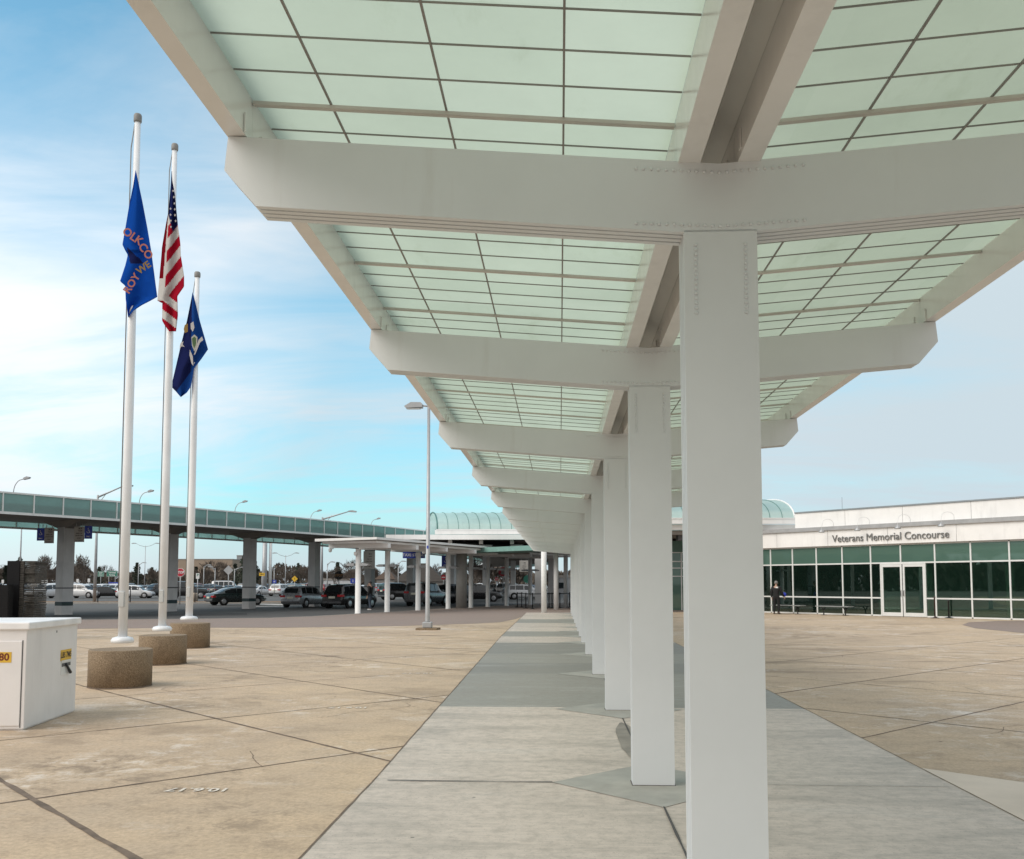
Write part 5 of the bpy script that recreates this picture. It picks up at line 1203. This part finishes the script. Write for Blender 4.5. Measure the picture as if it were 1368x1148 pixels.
# the wood also runs along the left side of the lot
for k in range(16000):
    y = rnd.uniform(-60, 260); x = -190 + rnd.uniform(-25, 25); top = 8.5 + 2*sin(y*.05) + 1.2*sin(y*.17); z = ROAD + top*rnd.random()**.75; s = rnd.uniform(.9, 2.1)
    u = Vector((rnd.gauss(0, .6), rnd.gauss(0, .6), 1)).normalized(); w = Vector((rnd.gauss(0, 1), rnd.gauss(0, 1), .2)).normalized(); c = Vector((x, y, z)); m.add([c + u*s, c + w*s*.45, c - u*s, c - w*s*.45], [(0, 1, 2, 3)])
tag(m.build('far_woods', M_WOOD, fixn=False), 'brown-grey mass of bare woods on the skyline beyond the cars', 'woods', None, 'stuff')

# ------------------------------------------------------------------ people
def skin_mesh(name, verts, edges, radii, m, parent, root=0, sub=2):
    me = D_.meshes.new(name); me.from_pydata(verts, edges, []); o = D_.objects.new(name, me); COL.objects.link(o)
    sk = o.modifiers.new('Skin', 'SKIN'); sk.use_smooth_shade = True
    for i, r in enumerate(radii):
        r = (r, r) if not hasattr(r, '__len__') else r
        me.skin_vertices[0].data[i].radius = r; me.skin_vertices[0].data[i].use_root = (i == root)
    sb = o.modifiers.new('Sub', 'SUBSURF'); sb.levels = sub; sb.render_levels = sub
    dg = bpy.context.evaluated_depsgraph_get(); nm = D_.meshes.new_from_object(o.evaluated_get(dg)); D_.objects.remove(o)
    nm.materials.clear(); nm.materials.append(m)
    for p in nm.polygons: p.use_smooth = True
    ob = D_.objects.new(name, nm); COL.objects.link(ob); ob.parent = parent; return ob
M_SKINH = mat('human_skin', (.42, .26, .19), .6); 
def person(label, loc, rz, J, coat, trousers, shoe, hair, bald=False, group=None):
    """J: joint dict; faces +y."""
    t = thing('person', label, 'person', loc, rz, group)
    J['waist'] = J['pelvis'].lerp(J['spine'], .7); J['hem'] = J['pelvis'] + Vector((0, 0, -.11))
    names = ['pelvis', 'spine', 'chest', 'neck', 'jaw', 'head', 'crown', 'shL', 'elL', 'wrL', 'haL', 'shR', 'elR', 'wrR', 'haR', 'hipL', 'knL', 'anL', 'toL', 'hipR', 'knR', 'anR', 'toR']
    V = [J[n] for n in names]; ix = {n: i for i, n in enumerate(names)}
    E_ = [('pelvis', 'spine'), ('spine', 'chest'), ('chest', 'neck'), ('neck', 'jaw'), ('jaw', 'head'), ('head', 'crown'), ('chest', 'shL'), ('shL', 'elL'), ('elL', 'wrL'), ('wrL', 'haL'), ('chest', 'shR'), ('shR', 'elR'), ('elR', 'wrR'), ('wrR', 'haR'), ('pelvis', 'hipL'), ('hipL', 'knL'), ('knL', 'anL'), ('anL', 'toL'), ('pelvis', 'hipR'), ('hipR', 'knR'), ('knR', 'anR'), ('anR', 'toR')]
    R_ = dict(pelvis=(.14, .10), spine=(.13, .09), chest=(.15, .10), neck=.052, jaw=(.065, .075), head=(.078, .095), crown=(.05, .06), shL=.06, elL=.043, wrL=.03, haL=(.02, .04), shR=.06, elR=.043, wrR=.03, haR=(.02, .04), hipL=.085, knL=.058, anL=.04, toL=.03, hipR=.085, knR=.058, anR=.04, toR=.03, waist=(.125, .085), hem=(.14, .10))
    V2 = [tuple(v) for v in V]; E2 = [(ix[a], ix[b]) for a, b in E_]; rad = [R_[n] for n in names]
    for h, wz in (('haL', 'wrL'), ('haR', 'wrR')):
        H_ = Vector(J[h]); d = (H_ - Vector(J[wz])).normalized(); sd_ = d.cross(Vector((1, 0, .2))).normalized()
        for k, ln in enumerate((.07, .08, .075, .06)):
            b = H_ + sd_*(k-1.5)*.02 + d*.02; V2 += [tuple(b), tuple(b + d*ln*.6), tuple(b + d*ln + Vector((0, 0, -.01)))]; n0 = len(V2); E2 += [(ix[h], n0-3), (n0-3, n0-2), (n0-2, n0-1)]; rad += [.010, .009, .008]
        b = H_ - d*.02 + sd_*.045; V2 += [tuple(b), tuple(b + d*.045 + sd_*.015)]; n0 = len(V2); E2 += [(ix[h], n0-2), (n0-2, n0-1)]; rad += [.012, .010]
    skin_mesh('body', V2, E2, rad, M_SKINH, t, 0, 1)
    def sub_(nm, ns, es, m, g):
        id_ = {n: i for i, n in enumerate(ns)}; rr = []
        for n in ns: r = R_[n]; rr.append((r[0]+g, r[1]+g) if hasattr(r, '__len__') else r+g)
        skin_mesh(nm, [tuple(J[n]) for n in ns], [(id_[a], id_[b]) for a, b in es], rr, m, t, 0, 2)
    sub_('jacket', ['chest', 'spine', 'pelvis', 'hem', 'shL', 'elL', 'wrL', 'shR', 'elR', 'wrR'], [('chest', 'spine'), ('spine', 'pelvis'), ('pelvis', 'hem'), ('chest', 'shL'), ('shL', 'elL'), ('elL', 'wrL'), ('chest', 'shR'), ('shR', 'elR'), ('elR', 'wrR')], coat, .03)
    sub_('trousers', ['pelvis', 'hipL', 'knL', 'anL', 'hipR', 'knR', 'anR', 'waist'], [('pelvis', 'waist'), ('pelvis', 'hipL'), ('hipL', 'knL'), ('knL', 'anL'), ('pelvis', 'hipR'), ('hipR', 'knR'), ('knR', 'anR')], trousers, .02)
    for s in 'LR':
        a, b = Vector(J['an'+s]), Vector(J['to'+s]); skin_mesh('shoe', [tuple(a + Vector((0, -.05, -.035))), tuple(a.lerp(b, .5) + Vector((0, 0, .0))), tuple(b + Vector((0, .03, .008)))], [(0, 1), (1, 2)], [(.05, .045), (.05, .045), (.042, .03)], shoe, t, 0, 2)
    hd = Vector(J['head']); m = MB()
    lo_ = -.15 if not bald else -.35
    def hp(u, v):
        th = u*2*pi; ph = v*(pi*.56 if not bald else pi*.5); r = .098
        return hd + Vector((.092*sin(ph)*cos(th), .108*sin(ph)*sin(th) - .012, .005 + .118*cos(ph) + (.0 if sin(th) < .3 else .03*sin(ph))))
    m.grid(hp, 18, 8); m.build('hair', hair, t, fixn=False)
    fc = MB(); 
    f_ = lambda x, z: hd + Vector((x, .104, z))
    for x in (-.03, .03): fc.lathe([(.011, 0), (.007, .006)], tuple(f_(x, .005)), 8, 0, 'y')
    fc.box(hd.x-.022, hd.x+.022, hd.y+.088, hd.y+.096, hd.z-.075, hd.z-.066); fc.build('eyes_and_mouth', M_INK, t)
    ns_ = MB(); ns_.prism([(hd.y+.085, hd.z+.01), (hd.y+.125, hd.z-.03), (hd.y+.085, hd.z-.04)], hd.x-.013, hd.x+.013, 'x'); ns_.build('nose', M_SKINH, t)
    for s in (-1, 1): e = MB(); e.lathe([(.022, -.008), (.024, .008)], (hd.x + s*.088, hd.y, hd.z-.01), 10, 0, 'x'); e.build('ear', M_SKINH, t)
    return t
def joints(armL=None, armR=None, stance=.11, legf=0.0):
    V = Vector
    J = dict(pelvis=V((0, 0, .95)), spine=V((0, -.01, 1.15)), chest=V((0, -.01, 1.36)), neck=V((0, .0, 1.49)), jaw=V((0, .03, 1.56)), head=V((0, .02, 1.63)), crown=V((0, .0, 1.70)))
    for s, sg in (('L', -1), ('R', 1)):
        J['sh'+s] = V((sg*.19, -.01, 1.40)); J['el'+s] = V((sg*.25, -.03, 1.12)); J['wr'+s] = V((sg*.24, .07, .88)); J['ha'+s] = V((sg*.235, .10, .80))
        J['hip'+s] = V((sg*.095, 0, .88)); J['kn'+s] = V((sg*stance, .03 + sg*legf*.5, .49)); J['an'+s] = V((sg*(stance+.01), sg*legf, .09)); J['to'+s] = V((sg*(stance+.03), .13 + sg*legf, .035))
    for s, q in (('L', armL), ('R', armR)):
        if q: J['el'+s], J['wr'+s], J['ha'+s] = V(q[0]), V(q[1]), V(q[2])
    return J
M_COAT = mat('black_jacket', (.012, .012, .014), .85); M_JEAN = mat('dark_blue_jeans', (.045, .06, .085), .9, 0, .3, 8); M_SHOE = mat('pale_trainers', (.5, .5, .5), .7); M_BSHOE = mat('black_shoes', (.015, .015, .015), .5)
M_HAIR = mat('black_hair', (.012, .010, .010), .7); M_GHAIR = mat('grey_hair', (.20, .19, .18), .8); M_BTR = mat('black_trousers', (.013, .013, .015), .9); M_LSH = mat('light_grey_shirt', (.42, .44, .42), .9)
p = onz(494.5, 816.0)
person('man in black jacket and jeans at the kerb, hand raised to his face', (p.x, p.y, .004), radians(75), joints(armR=((.27, .12, 1.18), (.12, .23, 1.42), (.09, .19, 1.50)), legf=.10), M_COAT, M_JEAN, M_SHOE, M_HAIR)
p = onz(1037.5, 820.8)
pm = person('man in black with white patch on his back before the glass front', (p.x, p.y, .0), radians(-25), joints(armR=((.28, .02, 1.13), (.36, .16, .92), (.38, .2, .86))), M_COAT, M_BTR, M_BSHOE, M_GHAIR)
m = MB(); m.grid(lambda u, v: Vector((.07 + .13*(u-.5), -.1475 - .012*(1-(2*u-1)**2), 1.37 + .07*v)), 6, 2); m.build('back_patch', M_SWHT, pm)
q = Matrix.Translation(p) @ Matrix.Rotation(radians(-25), 4, 'Z') @ Vector((.36, .22, 1.03))
m = MB(); m.lathe([(.12*sin(a*pi/10) + .001, -.12*cos(a*pi/10)) for a in range(11)], n=18); o = m.build('ball', mat('shiny_blue_ball', (.02, .04, .45), .25)); o.location = q
tag(o, 'shiny blue ball held by the man in black at the glass front', 'ball')
p = Bp(-2.6, 1.0); person('person in light grey shirt standing inside behind the glass front', (p.x, p.y, .02), radians(150), joints(), M_LSH, M_BTR, M_BSHOE, M_HAIR)
p = Bp(-.45, .8); person('dark-clothed person standing inside behind the glass left of the doors', (p.x, p.y, .02), radians(120), joints(), M_COAT, M_BTR, M_BSHOE, M_HAIR)

# ------------------------------------------------------------------ light, sky, camera
SUN_EL, SUN_AZ = radians(42), radians(238)        # azimuth clockwise from +Y
sd_ = Vector((sin(SUN_AZ)*cos(SUN_EL), cos(SUN_AZ)*cos(SUN_EL), sin(SUN_EL)))
su = D_.lights.new('sun', 'SUN'); su.energy = 1.65; su.angle = radians(50); su.color = (1.0, .93, .84)
so = D_.objects.new('sun', su); COL.objects.link(so); so.rotation_euler = sd_.to_track_quat('Z', 'Y').to_euler(); so.location = (0, 0, 40)
wd_ = D_.worlds.new('World'); scene.world = wd_; wd_.use_nodes = True; nt = wd_.node_tree; bg = nt.nodes['Background']
sky = N(nt, 'ShaderNodeTexSky', sky_type='NISHITA'); sky.sun_disc = False; sky.sun_elevation = SUN_EL; sky.sun_rotation = SUN_AZ; sky.air_density = 1.0; sky.dust_density = .6; sky.ozone_density = 2.0
tc = N(nt, 'ShaderNodeTexCoord'); sx = N(nt, 'ShaderNodeSeparateXYZ'); lnk(nt, tc.outputs['Generated'], sx.inputs[0])
def mth(op, a, b=None):
    n = N(nt, 'ShaderNodeMath', operation=op)
    for i, v in enumerate((a, b)):
        if v is None: continue
        if hasattr(v, 'links'): lnk(nt, v, n.inputs[i])
        else: n.inputs[i].default_value = v
    return n.outputs[0]
zc = mth('MAXIMUM', mth('ADD', sx.outputs['Z'], .16), .05)
cb = N(nt, 'ShaderNodeCombineXYZ'); lnk(nt, mth('DIVIDE', sx.outputs['X'], zc), cb.inputs[0]); lnk(nt, mth('DIVIDE', sx.outputs['Y'], zc), cb.inputs[1])
mp = N(nt, 'ShaderNodeMapping'); mp.inputs['Scale'].default_value = (.6, 1.15, 1); mp.inputs['Rotation'].default_value = (0, 0, .35); mp.inputs['Location'].default_value = (1.7, .4, 0); lnk(nt, cb.outputs[0], mp.inputs['Vector'])
cl = noise(nt, mp.outputs['Vector'], .85, 12, .56, .5); cl2 = noise(nt, mp.outputs['Vector'], .35, 4, .5, .3); mp2 = N(nt, 'ShaderNodeMapping'); mp2.inputs['Scale'].default_value = (.55, 1.7, 1); mp2.inputs['Rotation'].default_value = (0, 0, .12); lnk(nt, cb.outputs[0], mp2.inputs['Vector']); wisp = noise(nt, mp2.outputs['Vector'], 1.3, 14, .62, 1.4)
cov = mth('ADD', mth('ADD', mth('MULTIPLY', cl, .46), mth('MULTIPLY', cl2, .30)), mth('MULTIPLY', wisp, .24))
def toward(px, py, tight):      # soft bank of cloud (or gap) round a bearing in the sky
    d = ray(px, py).normalized(); dp = N(nt, 'ShaderNodeVectorMath', operation='DOT_PRODUCT'); lnk(nt, tc.outputs['Generated'], dp.inputs[0]); dp.inputs[1].default_value = d
    return ramp(nt, dp.outputs['Value'], [(1-tight, 0.0), (1-tight*.25, .7), (1.0, 1.0)])
cov = mth('ADD', cov, mth('MULTIPLY', toward(20, 400, .08), .11)); cov = mth('ADD', cov, mth('MULTIPLY', toward(1250, 560, .11), .14))
cov = mth('SUBTRACT', cov, mth('MULTIPLY', toward(30, 10, .03), .20)); cov = mth('SUBTRACT', cov, mth('MULTIPLY', toward(330, 570, .05), .07))
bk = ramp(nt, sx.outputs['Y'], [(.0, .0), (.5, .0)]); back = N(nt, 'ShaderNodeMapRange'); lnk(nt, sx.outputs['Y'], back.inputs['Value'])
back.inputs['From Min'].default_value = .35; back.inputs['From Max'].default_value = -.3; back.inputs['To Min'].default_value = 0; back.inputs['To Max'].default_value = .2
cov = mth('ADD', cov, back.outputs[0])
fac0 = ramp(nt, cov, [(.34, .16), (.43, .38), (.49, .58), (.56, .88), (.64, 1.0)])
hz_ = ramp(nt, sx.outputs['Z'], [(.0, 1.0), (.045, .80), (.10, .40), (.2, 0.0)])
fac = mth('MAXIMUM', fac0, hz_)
K = 7.7
hor = ramp(nt, sx.outputs['Z'], [(.0, (.58*K, .65*K, .71*K)), (.10, (.60*K, .675*K, .735*K)), (.3, (.65*K, .715*K, .765*K)), (.6, (.76*K, .78*K, .79*K))])
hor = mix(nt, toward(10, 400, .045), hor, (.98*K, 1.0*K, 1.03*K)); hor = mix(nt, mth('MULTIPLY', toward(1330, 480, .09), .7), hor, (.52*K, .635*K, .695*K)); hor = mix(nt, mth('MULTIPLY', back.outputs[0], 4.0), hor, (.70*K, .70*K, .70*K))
blue = mix(nt, 1.0, sky.outputs[0], (.44, 1.42, 1.40), 'MULTIPLY')
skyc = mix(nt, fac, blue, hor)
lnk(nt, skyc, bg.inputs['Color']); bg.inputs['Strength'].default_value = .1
cam = D_.cameras.new('camera'); co = D_.objects.new('camera', cam); COL.objects.link(co)
cam.sensor_fit = 'HORIZONTAL'; cam.sensor_width = 36; cam.lens = F_PX/1368*36; cam.shift_y = 117/1368; cam.clip_end = 4000; cam.clip_start = .05
Mc = Matrix((vR, vU, -vF)).transposed().to_4x4(); Mc.translation = CAM; co.matrix_world = Mc
scene.camera = co
vs_ = scene.view_settings; vs_.view_transform = 'Standard'; vs_.look = 'None'; vs_.exposure = .53; vs_.gamma = 1; vs_.use_curve_mapping = False
scene.cycles.max_bounces = 8; scene.cycles.transparent_max_bounces = 12
